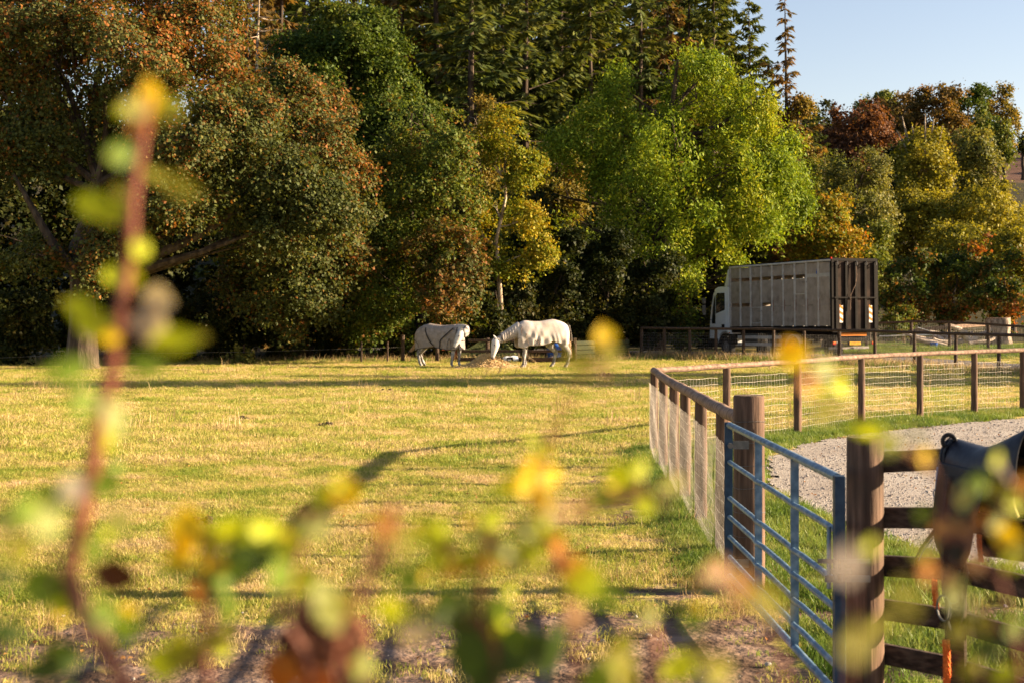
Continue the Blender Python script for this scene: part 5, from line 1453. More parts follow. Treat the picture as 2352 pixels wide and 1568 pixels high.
def pallet(x, y, D, rz, tilt, lab, sc=1.0, grp=None):
    p = at(x, y, D); root = empty('wooden_pallet', (p.x, D, h1(p.x, D)), rz, lab, 'pallet', grp)
    root.rotation_euler = (0, tilt, rz); root.scale = (sc,)*3
    for k in range(5):
        mb = MB(); mb.box((-.5, -.4+k*.19, .10), (.5, -.30+k*.19, .12)); mb.obj('slat', M['pale_wood'], root)
    for k in range(3):
        mb = MB(); mb.box((-.48+k*.43, -.4, 0), (-.38+k*.43, .46, .098)); mb.obj('bearer', M['pale_wood'], root)
pallet(1226, 820, 52.9, R(10), R(38), 'pale broken pallet leaning under the rail below the belly of the larger horse', .7)
# dark heap with green cover and a red brown sheet
p = at(1130, 815, 55.5)
root = empty('covered_heap', (p.x-.2, 55.5, 0), 0, 'dark tent like heap under a green cover behind the grazing head', 'heap')
mb = MB(); mb.add([(-1.5,-.4,0),(1.3,-.4,0),(1.5,.6,0),(-1.4,.6,0),(-.1,0,.85),(.7,.1,.72)], [(0,1,5,4),(1,2,5),(2,3,4,5),(3,0,4)]); mb.obj('cover', noise_mat('cover_green', [(.3,(.03,.045,.012)),(.7,(.10,.11,.035))], 12, rough=.9, bump=.6), root)
mb = MB(); mb.add([(-1.75,-.45,.42),(-1.05,-.5,.46),(-1.0,-.3,.60),(-1.45,-.3,.56)], [(0,1,2,3)]); o = mb.obj('red_sheet', M['red_tarp'], root); s = o.modifiers.new('s', 'SOLIDIFY'); s.thickness = .02
p = at(1049, 810, 54); mb = MB(); mb.beam((p.x,54,0), (p.x+.02,54,.78), .26, .04, up=(0,1,0)); mb.obj('rusty_board', M['rust'], None, label='upright rusty brown board seen between the forelegs of the smaller horse', cat='board')

# ------------------------------------------------------------------ log pile, stump, pallets by the lane
p = at(2293, 798, 62); zz = h1(p.x, 62)
root = empty('tree_stump', (p.x, 62, zz-.1), 0, 'big sawn tree stump with grey ridged bark beyond the lane', 'stump')
mb = MB(); n = 28; m = 8
for i in range(m):
    t = i/(m-1); r = .50 + .16*(1-t)**3 + .02*math.sin(t*9)
    for k in range(n):
        a = 2*math.pi*k/n; q = r*(1 + .05*math.sin(5*a+1) + .03*math.sin(11*a+t*3) + random.uniform(-.015,.015)); mb.v.append((q*math.cos(a), q*math.sin(a), t*1.35 + (.05*math.cos(a) if i == m-1 else 0)))
for i in range(m-1):
    for k in range(n): mb.f.append((i*n+k, i*n+(k+1)%n, (i+1)*n+(k+1)%n, (i+1)*n+k))
mb.obj('bole', noise_mat('stump_bark', [(.3,(.10,.07,.055)),(.5,(.25,.19,.15)),(.7,(.42,.33,.27))], 7, (1,1,.5), .95, 1.0, 12, bdist=.06), root, smooth=True)
mb = MB(); mb.tube([(0,0,1.30),(.0,0,1.38)], [.49,.48], n); mb.obj('sawn_top', M['rail_wood'], root)
logs = []
M['log_grey'] = noise_mat('log_grey', [(.3,(.20,.15,.12)),(.5,(.42,.34,.27)),(.7,(.62,.54,.45))], 6, (1,1,1), .9, .8, 14, bdist=.04)
descr = ['thickest grey log lying across the pile','long pale branch leaning over the pile','twisted root plate end in the middle of the pile','thin branch poking up left','short log end facing the lane','forked grey branch on top','low log at the right foot of the pile','bleached stick leaning to the left','broken bough lying behind','curved branch at the left foot','small round log under the bleached stick','knobbly limb by the pale post','slim branch pointing right','mossy log deepest in the pile']
for k in range(14):
    x = 2172 + random.uniform(-42, 60); p = at(x, 800, 61.6 + random.uniform(-.6, .9)); z = h1(p.x, p.y)
    l = random.uniform(.7, 1.7); a = random.uniform(-.5, .6) + (math.pi if k % 2 else 0); r = random.uniform(.06, .19)
    zz0 = z + random.uniform(.05, .35); el = random.uniform(.0, .55)
    q = Vector((p.x, p.y, zz0)); e = q + Vector((math.cos(a)*l*math.cos(el), math.sin(a)*l*.4, l*math.sin(el)))
    mb = MB(); mb.tube(limb_pts(q, e, 7, .12), [r*(1.1-.5*i/6) for i in range(7)], 9, jit=.12)
    o = mb.obj('log', M['log_grey'], None, smooth=True, label='%s beside the tree stump' % descr[k], cat='log', group='pile of logs and roots beyond the lane')
pallet(2082, 815, 61.5, R(15), 0, 'weathered pallet lying flat right of the truck under the bushes', 1.0, 'old pallets by the lane')
pallet(2128, 822, 61.2, R(-10), R(6), 'pale pallet lying at the left foot of the log pile', .8, 'old pallets by the lane')
p = at(2145, 822, 60.9); mb = MB(); mb.tube([(p.x,p.y,h1(p.x,p.y)),(p.x,p.y,h1(p.x,p.y)+.22),(p.x,p.y,h1(p.x,p.y)+.24)], [.13,.16,.165], 16); mb.obj('blue_tub', M['blue_plastic'], None, smooth=True, label='small blue tub between the pale pallet and the logs', cat='tub')
a = at(2080-60, 795, 64); mb = MB(); mb.tube([(a.x,64,h1(a.x,64)+.45),(a.x+2.4,64,h1(a.x+2.4,64)+.50)], .03, 6); mb.obj('white_pipe', M['white'], None, label='long white pipe lying low in front of the bushes', cat='pipe')
p = at(2108, 752, 63.5); mb = MB(); mb.beam((p.x,63.5,p.z), (p.x+.5,63.3,p.z-.16), .08, .02); mb.obj('white_sheet', M['sack'], None, label='crumpled white plastic strip caught above the log pile', cat='plastic')

# ------------------------------------------------------------------ livestock truck
TH = R(22.7)
rw = at(3326/1.7415, 0, 56.0)
tz = h1(rw.x, 58) * 0
tr = empty('livestock_truck', (rw.x, 56.0, .0), math.pi/2 + TH, 'white cabbed livestock truck with grey panelled body and black rear ramp, parked on the lane', 'truck')
tr.rotation_euler = (0, R(.9), math.pi/2 + TH)
W = 2.12; L_ = 7.5; ZB, ZT = 1.32, 3.99
M['panel'] = noise_mat('panel', [(.3,(.25,.21,.175)),(.5,(.31,.265,.225)),(.7,(.37,.32,.275))], 3, rough=.55, bump=.1, bscale=30, dirt=(2.2,.56,.8,(.12,.085,.06)))
M['alu'] = noise_mat('alu', [(.3,(.38,.36,.34)),(.6,(.54,.52,.49))], 6, rough=.5, bump=.05, metal=.1)
M['white_board'] = noise_mat('white_board', [(.3,(.34,.32,.29)),(.7,(.46,.44,.41))], 5, rough=.6)
M['cab'] = noise_mat('cab', [(.3,(.74,.78,.82)),(.7,(.82,.85,.88))], 2, rough=.22, bump=.02, spec=.6, dirt=(1.5,.6,.9,(.40,.38,.34)))
M['ramp'] = noise_mat('ramp', [(.3,(.009,.006,.005)),(.5,(.020,.013,.010)),(.75,(.055,.033,.024))], 1.8, rough=.8, bump=.2, bscale=9, spec=.12)
M['tyre'] = noise_mat('tyre', [(.3,(.012,.012,.012)),(.7,(.04,.037,.034))], 9, rough=.85, bump=.3)
M['rim'] = noise_mat('rim', [(.3,(.12,.10,.09)),(.7,(.30,.28,.26))], 12, rough=.6, metal=.3)
M['glass'] = noise_mat('glass', [(.3,(.02,.025,.02)),(.7,(.03,.035,.03))], 2, rough=.04, bump=0, spec=1.0)
M['orange'] = noise_mat('orange', [(.3,(.55,.16,.01)),(.7,(.65,.22,.02))], 6, rough=.4, bump=0)
M['reflect_white'] = noise_mat('reflect_white', [(.3,(.72,.71,.68)),(.7,(.82,.81,.78))], 6, rough=.4, bump=0)
M['plate_yellow'] = noise_mat('plate_yellow', [(.3,(.75,.38,.02)),(.7,(.85,.48,.03))], 4, rough=.4, bump=0)
M['red_lens'] = noise_mat('red_lens', [(.3,(.35,.02,.01)),(.7,(.45,.03,.02))], 4, rough=.25, bump=0)
nbay = 9; bw = L_/nbay
slotU = (3.28, 3.43); slotL = (2.18, 2.33)
def panel(x0, x1, z0, z1, y0=-.03, y1=-.006, mat='panel', nm='side_panel', par=tr):
    mb = MB(); mb.box((x0, y0, z0), (x1, y1, z1)); return mb.obj(nm, M[mat], par)
for side_ in (0, 1):
    yo = 0 if side_ == 0 else -W + .036
    for k in range(nbay):
        x0, x1 = k*bw + .02, (k+1)*bw - .02          # bay 0 at the rear
        fb = nbay-1-k                                # 0 at the front
        up = fb <= 6; low = fb in (0, 1, 3)
        segs = []
        if low: segs += [(ZB+.02, slotL[0]-.19), (slotL[0]-.18, slotL[0]), (slotL[1], slotU[0] if up else slotU[0])]
        else: segs += [(ZB+.02, 2.16), (2.17, slotU[0])]
        for (z0, z1) in segs: panel(x0, x1, z0, z1, yo-.03, yo-.006)
        if up: panel(x0, x1, slotU[1], ZT-.12, yo-.03, yo-.006)
        else:
            panel(x0, x1, slotU[0]+.004, slotU[1], yo-.028, yo+.002, 'white_board', 'slot_board'); panel(x0, x1, slotU[1]+.004, ZT-.12, yo-.03, yo-.006)
        if side_ == 0:
            mb = MB()
            for q in range(5): mb.sphere((x0+.08+q*.15, yo-.004, ZT-.5+.02*math.sin(q)), .007, 6, 4)
            if not low:
                for xx in (x0+.06, x1-.06): mb.box((xx-.012, yo-.006, 1.95), (xx+.012, yo+.004, 2.42))
            mb.obj('rivets', M['rust'], tr)
for k in range(nbay+1):
    for yo in (0, -W-.0):
        mb = MB(); x = k*bw
        if yo == 0: mb.box((x-.045, -.028, ZB), (x+.045, .022, ZT-.10)); mb.box((x-.018, .022, ZB), (x+.018, .042, ZT-.10))
        else: mb.box((x-.045, yo-.022, ZB), (x+.045, yo+.03, ZT-.10))
        mb.obj('rib', M['alu'], tr)
def bx(nm, lo, hi, mat, par=None, bev=0):
    mb = MB(); mb.box(lo, hi); o = mb.obj(nm, M[mat], par or tr)
    if bev: b_ = o.modifiers.new('bevel', 'BEVEL'); b_.width = bev; b_.segments = 2
    return o
bx('gutter', (-.05, -.03, ZT-.10), (L_+.05, .055, ZT-.02), 'alu', bev=.015)
bx('gutter', (-.05, -W-.055, ZT-.10), (L_+.05, -W+.03, ZT-.02), 'alu', bev=.015)
bx('roof', (-.06, -W-.03, ZT-.018), (L_+.06, .03, ZT+.02), 'black')
bx('floor', (0, -W+.04, ZB-.10), (L_, -.04, ZB), 'black')
bx('bottom_rail', (-.02, -.05, ZB-.12), (L_+.02, .02, ZB-.003), 'black')
bx('front_wall', (L_-.03, -W+.03, ZB), (L_+.0, -.03, ZT-.12), 'panel')
bx('mid_deck', (.05, -W+.05, 2.50), (L_-.1, -.05, 2.54), 'black')
# small access doors
for (k, z0, z1) in ((nbay-1-2, 1.45, 2.15), (nbay-1-6, 2.62, 3.27)):
    x0 = k*bw+.06; x1 = (k+1)*bw-.06
    mb = MB()
    mb.box((x0,-.004,z0),(x1,.012,z0+.03)); mb.box((x0,-.004,z1-.03),(x1,.012,z1)); mb.box((x0,-.004,z0+.03),(x0+.03,.012,z1-.03)); mb.box((x1-.03,-.004,z0+.03),(x1,.012,z1-.03))
    d = mb.obj('hatch', M['alu'], tr)
    for zz_ in ((z0+z1)/2+.15, (z0+z1)/2-.25):
        if z0 > 2 and zz_ < (z0+z1)/2: continue
        mb = MB(); mb.box((x0-.12, .013, zz_), (x0+.22, .03, zz_+.035)); mb.obj('hinge', M['rim'], d)
mb = MB(); mb.add([(bw*1.02,.05,3.42),(bw*1.02+.05,.055,3.40),(bw*1.06,.05,3.62)], [(0,1,2)]); o = mb.obj('rag', M['blue_plastic'], tr); s = o.modifiers.new('s','SOLIDIFY'); s.thickness = .01
# rear ramp
bx('ramp', (-.10, -W, 1.20), (-.05, 0, ZT-.10), 'ramp')
bx('ramp_frame', (-.12, -W-.03, ZT-.10), (-.02, .03, ZT+.0), 'black'); 
bx('corner_post', (-.13, -.06, 1.20), (-.0, .045, ZT-.10), 'black'); bx('corner_post', (-.13, -W-.045, 1.20), (-.0, -W+.06, ZT-.10), 'black')
for k in range(5):
    y = -.17 - k*(W-.28)/4
    bx('ramp_rib', (-.16, y-.055, 1.22), (-.102, y+.055, ZT-.12), 'black', bev=.01)
    mb = MB(); mb.tube([(-.16, y-.03, ZT-.10),(-.22, y-.02, ZT-.16),(-.235, y, ZT-.26),(-.20, y+.03, ZT-.30),(-.165, y+.04, ZT-.26)], .016, 6); mb.obj('hook', M['galv_dull'], tr)
bx('crossbar', (-.18, -W+.05, 2.42), (-.161, -.05, 2.47), 'black')
mb = MB(); mb.tube([(-.20,-1.06,ZT-.22),(-.22,-1.07,3.3),(-.21,-1.02,2.95),(-.21,-.80,2.55),(-.21,-.78,2.3),(-.215,-.765,1.95)], .012, 6); mb.obj('cord', M['rail_wood'], tr)
for y in (-.36, -W+.36):
    par = bx('reflector_board', (-.176, y-.075, 1.46), (-.163, y+.075, 2.13), 'reflect_white')
    for q in range(3):
        z = 1.50 + q*.235; mb = MB(); mb.add([(-.178,y-.073,z),(-.178,y+.073,z+.09),(-.178,y+.073,z+.20),(-.178,y-.073,z+.11)], [(0,1,2,3)]); mb.obj('stripe', M['orange'], par)
bx('under_ramp', (-.14, -W-.02, 1.08), (-.0, .02, 1.198), 'black')
bx('warning_bar', (-.02, -W+.45, .93), (.02, -.35, 1.05), 'orange')
bx('rear_beam', (.05, -W+.25, .72), (.15, -.25, .90), 'black')
bx('rear_skirt', (.12, -W+.15, .75), (.15, -.15, 1.1), 'black')
pl = bx('number_plate', (-.035, -1.38, .585), (-.02, -.86, .705), 'plate_yellow')
text('plate_text', 'DX54 GEY', .105, Matrix.Translation((-.037, -1.12, .643)) @ Matrix.Rotation(R(-90),4,'Z') @ Matrix.Rotation(R(90),4,'X'), M['black'], pl, .001, .95)
bx('plate_holder', (-.018, -1.45, .56), (.05, -.80, .74), 'black')
for y, nm in ((-.14,'tail_light'), (-W+.12,'tail_light')):
    q = bx(nm, (-.03, y-.07, .60), (.03, y+.07, .72), 'red_lens'); bx('indicator', (-.034, y-.065, .67), (-.031, y+.065, .715), 'orange', q)
bx('marker_light', (-.14, .02, ZT-.02), (-.09, .08, ZT+.05), 'red_lens')
# chassis
bx('chassis', (.1, -1.50, .80), (L_+1.3, -.62, 1.05), 'black')
bx('cross_member', (.4, -W+.1, 1.06), (L_-.1, -.1, 1.19), 'black')
def wheel(x, y, r, sgn, dual=False):
    root_ = bpy.data.objects.new('wheel', None); C.objects.link(root_); root_.parent = tr; root_.location = (x, y, r)
    wd = .26
    mb = MB(); 
    prof = [(r*.60,.0),(r*.66,-.01),(r*.9,-.005),(r*.985,.02),(r,.06),(r,wd-.06),(r*.985,wd-.02),(r*.9,wd),(r*.6,wd)]
    n = 36
    for (rr_, yy) in prof:
        for k in range(n):
            a = 2*math.pi*k/n; mb.v.append((rr_*math.cos(a), -yy*sgn, rr_*math.sin(a)))
    for i in range(len(prof)-1):
        for k in range(n): mb.f.append((i*n+k, i*n+(k+1)%n, (i+1)*n+(k+1)%n, (i+1)*n+k))
    mb.obj('tyre', M['tyre'], root_, smooth=True)
    mb = MB(); mb.tube([(0,-.02*sgn,0),(0,-.10*sgn,0),(0,-.11*sgn,0)], [r*.60,r*.52,r*.2], 24, lat=(1,0,0)); mb.tube([(0,.03*sgn,0),(0,-.10*sgn,0)], [r*.16,r*.24], 16, lat=(1,0,0))
    for k in range(8):
        a = k*math.pi/4; mb.tube([(math.cos(a)*r*.36,-.085*sgn,math.sin(a)*r*.36),(math.cos(a)*r*.36,-.04*sgn,math.sin(a)*r*.36)], .022, 6)
    mb.obj('rim', M['rim'], root_, smooth=True)
for y, s in ((-.02, 1), (-W+.02, -1)):
    wheel(7.95, y, .43, s); wheel(2.75, y, .43, s)
    mb = MB(); n = 14
    for k in range(n):
        a = R(5) + R(170)*k/(n-1)
        for yy in ((y, y-.30*s)): mb.v.append((2.75+.52*math.cos(a), yy, .43+.52*math.sin(a)))
    for k in range(n-1): mb.f.append((2*k, 2*k+1, 2*k+3, 2*k+2))
    o = mb.obj('mudguard', M['alu'], tr, smooth=True); q = o.modifiers.new('s','SOLIDIFY'); q.thickness = .02
    bx('mud_flap', (2.13, min(y, y-.28*s), .18), (2.15, max(y, y-.28*s), .62), 'black')
for z in (.50, .80):
    bx('side_guard', (3.55, -.055, z), (6.95, -.02, z+.13), 'alu')
for x in (3.9, 5.2, 6.6): bx('guard_bracket', (x-.03, -.12, .48), (x+.03, -.056, 1.06), 'black')
bx('fuel_tank', (5.6, -.55, .55), (6.7, -.14, 1.0), 'galv_dull', bev=.05)
bx('battery_box', (4.2, -.5, .60), (4.8, -.15, .95), 'rim', bev=.02)
bx('rear_underguard', (.3, -W+.1, .42), (.36, -.1, .52), 'rim')
# cab
cabp = [(7.66,.98),(7.66,3.02),(7.75,3.10),(8.55,3.10),(8.82,3.02),(8.98,2.80),(9.20,2.05),(9.30,1.55),(9.33,.75),(9.30,.55),(8.55,.55),(8.50,.90),(8.30,1.06),(7.95,1.10),(7.70,1.00)]
mb = MB(); mb.prism(cabp, 0.0, -W); cb = mb.obj('cab', M['cab'], tr); b_ = cb.modifiers.new('bevel', 'BEVEL'); b_.width = .05; b_.segments = 3; b_.limit_method = 'ANGLE'
# door with window (left side)
for s, y in ((1, .004), (-1, -W-.004)):
    dp = [(7.86,1.16),(7.86,2.92),(8.62,2.92),(8.80,2.78),(8.97,2.20),(9.06,1.70),(9.08,1.16)]
    mb = MB(); mb.prism(dp, y, y+.018*s); d = mb.obj('door', M['cab'], tr); b_ = d.modifiers.new('bevel','BEVEL'); b_.width = .012; b_.segments = 2
    wp = [(7.95,2.06),(7.95,2.82),(8.58,2.82),(8.70,2.70),(8.71,1.90)]
    mb = MB(); mb.prism(wp, y+.019*s, y+.024*s); mb.obj('window_pane', M['glass'], d)
    wq = [(8.75,1.45),(8.75,2.72),(8.82,2.66),(8.99,2.12),(9.06,1.62),(9.06,1.45)]
    mb = MB(); mb.prism(wq, y+.019*s, y+.025*s); mb.obj('corner_pane', M['glass'], d)
    mb = MB(); mb.box((7.98, min(y+.019*s,y+.04*s), 1.18), (8.20, max(y+.019*s,y+.04*s), 1.42)); mb.obj('handle_recess', M['black'], d)
mb = MB(); mb.add([(9.00,-.14,2.76),(9.00,-W+.14,2.76),(9.205,-W+.12,2.08),(9.205,-.12,2.08)], [(0,1,2,3)]); o = mb.obj('windscreen', M['glass'], tr); q = o.modifiers.new('s','SOLIDIFY'); q.thickness = .03
bx('cab_rear_gap', (7.50, -W+.15, 1.05), (7.655, -.15, 2.9), 'black')
bx('bumper', (8.56, -W-.01, .42), (9.42, .012, .80), 'black', bev=.04)
bx('grille', (9.31, -W+.4, .95), (9.36, -.4, 1.5), 'black')
for y in (-.22, -W+.22): bx('headlight', (9.34, y-.14, .82), (9.38, y+.14, .94), 'glass')
mb = MB(); n = 12
for k in range(n):
    a = R(10)+R(160)*k/(n-1)
    for yy in (.03, -.30): mb.v.append((7.95+.54*math.cos(a), yy, .45+.54*math.sin(a)))
for k in range(n-1): mb.f.append((2*k, 2*k+1, 2*k+3, 2*k+2))
o = mb.obj('wheel_arch', M['black'], tr, smooth=True); q = o.modifiers.new('s','SOLIDIFY'); q.thickness = .04
bx('side_indicator', (7.55, -.0, 1.02), (7.62, .03, 1.07), 'orange')
# wind deflector, visor, mirrors
def defl(u, v): 
    return (7.62 + .55*(1-u)**1.3*math.cos((v-.5)*1.9), -W/2 + (v-.5)*(W-.10), 3.10 + .80*u)
grid_mesh('wind_deflector', defl, 8, 14, M['cab'], tr, .03)
for s, y in ((1, .0), (-1, -W)):
    mb = MB(); mb.add([(7.66,y-.03*s,3.12),(8.14,y-.12*s,3.12),(7.72,y-.06*s,3.86),(7.66,y-.03*s,3.86)], [(0,1,2,3)]); o = mb.obj('deflector_side', M['cab'], tr); q = o.modifiers.new('s','SOLIDIFY'); q.thickness = .03
    mb = MB(); mb.tube([(8.80,y,2.88),(9.15,y+.22*s,2.86),(9.30,y+.30*s,2.74),(9.30,y+.30*s,2.60)], .018, 6); mb.tube([(9.12,y,1.62),(9.25,y+.25*s,1.66),(9.30,y+.30*s,1.84)], .016, 6); arm = mb.obj('mirror_arm', M['black'], tr)
    for (z0, z1) in ((2.35,2.62),(1.84,2.30)): bx('mirror', (9.25, min(y+.22*s,y+.40*s), z0), (9.31, max(y+.22*s,y+.40*s), z1), 'rim', arm, bev=.02)
bx('sun_visor', (8.86, -W+.05, 2.86), (9.10, -.05, 2.90), 'black')

# ------------------------------------------------------------------ bramble shoots close to the camera
BL = {
 'yel': (.88,.62,.012), 'yg': (.62,.70,.02), 'grn': (.22,.34,.03), 'dgr': (.075,.13,.022), 'pale': (.46,.50,.17), 'brn': (.10,.035,.010), 'pink': (.46,.27,.13), 'org': (.62,.26,.03), 'olv': (.34,.32,.03), 'gry': (.52,.44,.38)}
for k, c in BL.items(): M['bl_'+k] = leaf_mat('bramble_leaf_'+k, .58, .5, attr=False, col=c)
M['cane'] = noise_mat('cane', [(.3,(.12,.030,.014)),(.5,(.20,.065,.035)),(.7,(.29,.12,.07))], 20, rough=.5, bump=.1)
M['cane_top'] = noise_mat('cane_top', [(.3,(.28,.12,.015)),(.7,(.42,.24,.02))], 20, rough=.5, bump=.1)
M['dead_head'] = noise_mat('dead_head', [(.3,(.03,.012,.007)),(.5,(.16,.06,.03)),(.7,(.34,.15,.08))], 60, rough=.9, bump=.8)
def bleaf(parent, x, y, wpx, hpx, colr, D):
    p = at(x, y, D); s = D/FPX
    L = max(wpx, hpx)*s*1.28; W_ = min(wpx, hpx)*s*1.4
    r = random.Random(int(x*31+y*7))
    prof = [(0,.0),(.18,.55),(.40,.95),(.62,.85),(.82,.5),(1,.0)]
    vs = []; fs = []
    for i, (t, w_) in enumerate(prof):
        for q in (-1, 0, 1): vs.append(((t-.5)*L, q*w_*W_*.5, (.10*W_ if q else 0) - .12*L*(t-.5)**2*4 + r.uniform(-.02,.02)*W_))
    for i in range(len(prof)-1):
        a = i*3
        for q in (0, 1): fs.append((a+q, a+q+3, a+q+4, a+q+1))
    me = bpy.data.meshes.new('leaf'); me.from_pydata(vs, [], fs); me.materials.append(M['bl_'+colr]); me.shade_smooth()
    o = link('leaf', me, parent)
    ang = (0 if wpx >= hpx else 90) + r.uniform(-25, 25)
    # local xy plane turned to stand upright, then twisted at random so that both lit and back lit faces show
    o.matrix_local = Matrix.Translation(p) @ Matrix.Rotation(R(r.uniform(-10, 55)), 4, 'Z') @ Matrix.Rotation(R(90), 4, 'X') @ Matrix.Rotation(R(ang), 4, 'Z')
    return o
def cane(label, stems, leaves, D=.95):
    D = D*.85; ks = .72 if 'saddle' in label else 1.0; anchors = []; rl_ = random.Random(len(label))
    root = empty('bramble_shoot', (0,0,0), 0, label, 'bramble')
    for (pts, w0, w1, mat) in stems:
        P = [at(x, y, D) for x, y in pts]
        if pts[-1][1] >= 1560:
            e = P[-1]; P += [Vector((e.x*1.02, D+.02, .7)), Vector((e.x*1.05, D+.05, 0))]
        n_ = len(P); mb = MB()
        Q = []
        for i in range(n_-1):
            for f in (0, .5): Q.append(P[i].lerp(P[i+1], f))
        Q.append(P[-1]); m_ = len(Q); s = D/FPX/2; anchors += Q
        mb.tube(Q, [(w0+(w1-w0)*min(1, i/(m_*.7)))*s*(.85 if w1 > 40 else .6) for i in range(m_)], 8)
        mb.obj('stem', M[mat], root, smooth=True)
    for lf in leaves:
        x, y, w_, h_, c = lf[:5]
        for q in range(0 if 'saddle' in label else 1):
            bleaf(root, x + rl_.uniform(-.7,.7)*w_, y + rl_.uniform(-.7,.7)*h_, w_*rl_.uniform(.35,.6), h_*rl_.uniform(.35,.6), rl_.choice([c, c, 'yg', 'olv', 'yel']) if c not in ('dgr','brn') else c, D*rl_.uniform(.92,1.1))
        Dl = D*(lf[5] if len(lf) > 5 else 1)
        bleaf(root, x, y, w_*ks*(.8 if max(w_, h_) > 95 else 1), h_*ks*(.8 if max(w_, h_) > 95 else 1), c, Dl)
        p = at(x, y, Dl); a_ = min(anchors, key=lambda q: (q-p).length - (.02 if q.z < p.z else 0))
        if (a_-p).length < .16:
            mid = a_.lerp(p, .55) + Vector((0, 0, -.12*(a_-p).length))
            mb = MB(); mb.tube([a_, mid, p], [.0011, .0009, .0007], 5); mb.obj('leaf_stalk', M['cane'], root, smooth=True)
    return root
cane('tall blurred bramble shoot rising nearly to the top at the left',
  [([(342,215),(330,290),(318,370),(303,470),(300,560),(284,680),(268,790),(252,880),(225,970),(212,1080),(188,1190),(158,1310),(186,1400),(250,1500),(290,1580)], 24, 46, 'cane'),
   ([(346,190),(338,240),(330,300)], 14, 30, 'cane_top')],
  [(345,225,46,80,'yel'),(308,250,60,36,'olv',.8),(390,255,66,40,'olv',.8),(322,295,40,50,'org'),(278,355,60,40,'grn',.8),(415,430,105,42,'olv',.78),(215,472,100,62,'yg'),(262,492,60,40,'yg'),(322,570,40,48,'yg'),(300,565,30,46,'org'),(288,635,64,56,'yg'),
   (185,708,56,48,'yg'),(222,745,76,54,'yg'),(362,690,64,58,'gry'),(345,745,70,72,'gry'),(400,780,90,44,'yg',.85),(335,835,80,44,'grn',.85),(160,850,90,44,'grn',.8),(262,960,56,110,'pale',.8),(238,1010,40,60,'yg'),(240,1105,50,60,'grn'),(205,1110,60,40,'grn'),(275,1195,50,50,'pale',.8),(130,1140,70,46,'grn',.75),(165,1120,50,46,'gry',.75),(190,920,50,60,'grn',.75)])
cane('leafy blurred shoot at the bottom left corner',
  [([(110,1210),(125,1300),(120,1420),(100,1568)], 14, 24, 'cane')],
  [(20,1195,60,50,'pale',.8),(60,1170,46,60,'grn',.8),(105,1200,60,70,'pale',.7),(10,1320,60,40,'dgr',.8),(100,1345,90,70,'grn'),(150,1370,70,60,'grn'),(265,1320,90,60,'brn'),(215,1255,40,60,'grn',.8),(15,1450,120,60,'dgr',.8),(120,1530,170,60,'dgr'),(235,1400,60,56,'grn',.8),(285,1440,70,60,'grn',.7),(40,1260,50,60,'olv',.7)])
cane('blurred shoot with one big yellow and green leaf cluster, left of the middle',
  [([(482,1240),(484,1320),(468,1400),(466,1480),(478,1580)], 26, 34, 'cane'), ([(478,1220),(486,1330)], 30, 24, 'cane_top')],
  [(430,1215,84,110,'yel'),(410,1270,64,70,'yel'),(485,1245,46,110,'yg'),(545,1225,130,74,'yg'),(610,1225,80,50,'yg'),(590,1262,110,50,'dgr'),(432,1310,110,24,'dgr'),(500,1330,60,60,'grn'),(520,1390,34,80,'grn'),(470,1350,40,70,'org'),(540,1290,60,60,'grn'),(430,1500,110,60,'olv'),(380,1520,80,60,'yg'),(500,1470,80,50,'olv',.85)])
cane('blurred shoot with bright yellow tip beside the fence shadow',
  [([(786,1110),(744,1180),(700,1230),(655,1300),(640,1400),(700,1500),(720,1580)], 12, 24, 'cane')],
  [(790,1128,56,64,'yel'),(745,1140,50,44,'yg'),(730,1205,56,48,'pale'),(712,1185,60,36,'brn',1.1),(690,1220,50,40,'yg'),(670,1245,60,50,'yg'),(700,1330,60,50,'yg'),(740,1380,60,90,'pale',.85),(640,1320,60,70,'grn',.85),(770,1420,56,46,'pale',.85),(830,1530,50,60,'pale')])
r_ = cane('blurred thin reddish shoot left of the middle bramble',
  [([(905,1150),(880,1220),(850,1290),(810,1370),(780,1470),(770,1580)], 22, 26, 'cane')],
  [(880,1200,60,36,'org',.8),(870,1290,46,46,'dgr'),(930,1250,50,46,'olv',.8),(790,1385,60,40,'olv',.8)], .8)
# withered flower head
d_ = empty('dead_flower_head', tuple(at(730,1490,.95)), 0, 'brown withered flower head blurred at the bottom left of the middle', 'flower')
mb = MB()
for k in range(26):
    a = random.uniform(0,6.28); q = random.uniform(.0,.024); mb.sphere((q*math.cos(a), random.uniform(-.012,.012), q*.8*math.sin(a)), (random.uniform(.004,.010),.005,random.uniform(.005,.012)), 7, 5)
mb.obj('petals', M['dead_head'], d_, smooth=True)
mb = MB(); mb.tube([(0,0,-.01),(.004,.01,-.2),(0,.02,-.9),(0,.02,-(at(730,1490,.95).z)+.0)], [.003,.004,.005,.006], 6); mb.obj('stem', M['cane'], d_)
for k, (x, z) in enumerate([(-.022,-.012),(-.004,.022),(.024,.01),(.026,-.02),(.0,-.02),(.012,.028)]):
    mb = MB(); mb.sphere((x,-.01,z), (.012,.004,.014), 8, 5); mb.obj('petal', M['bl_org'] if k in (0,4) else M['dead_head'], d_, smooth=True)
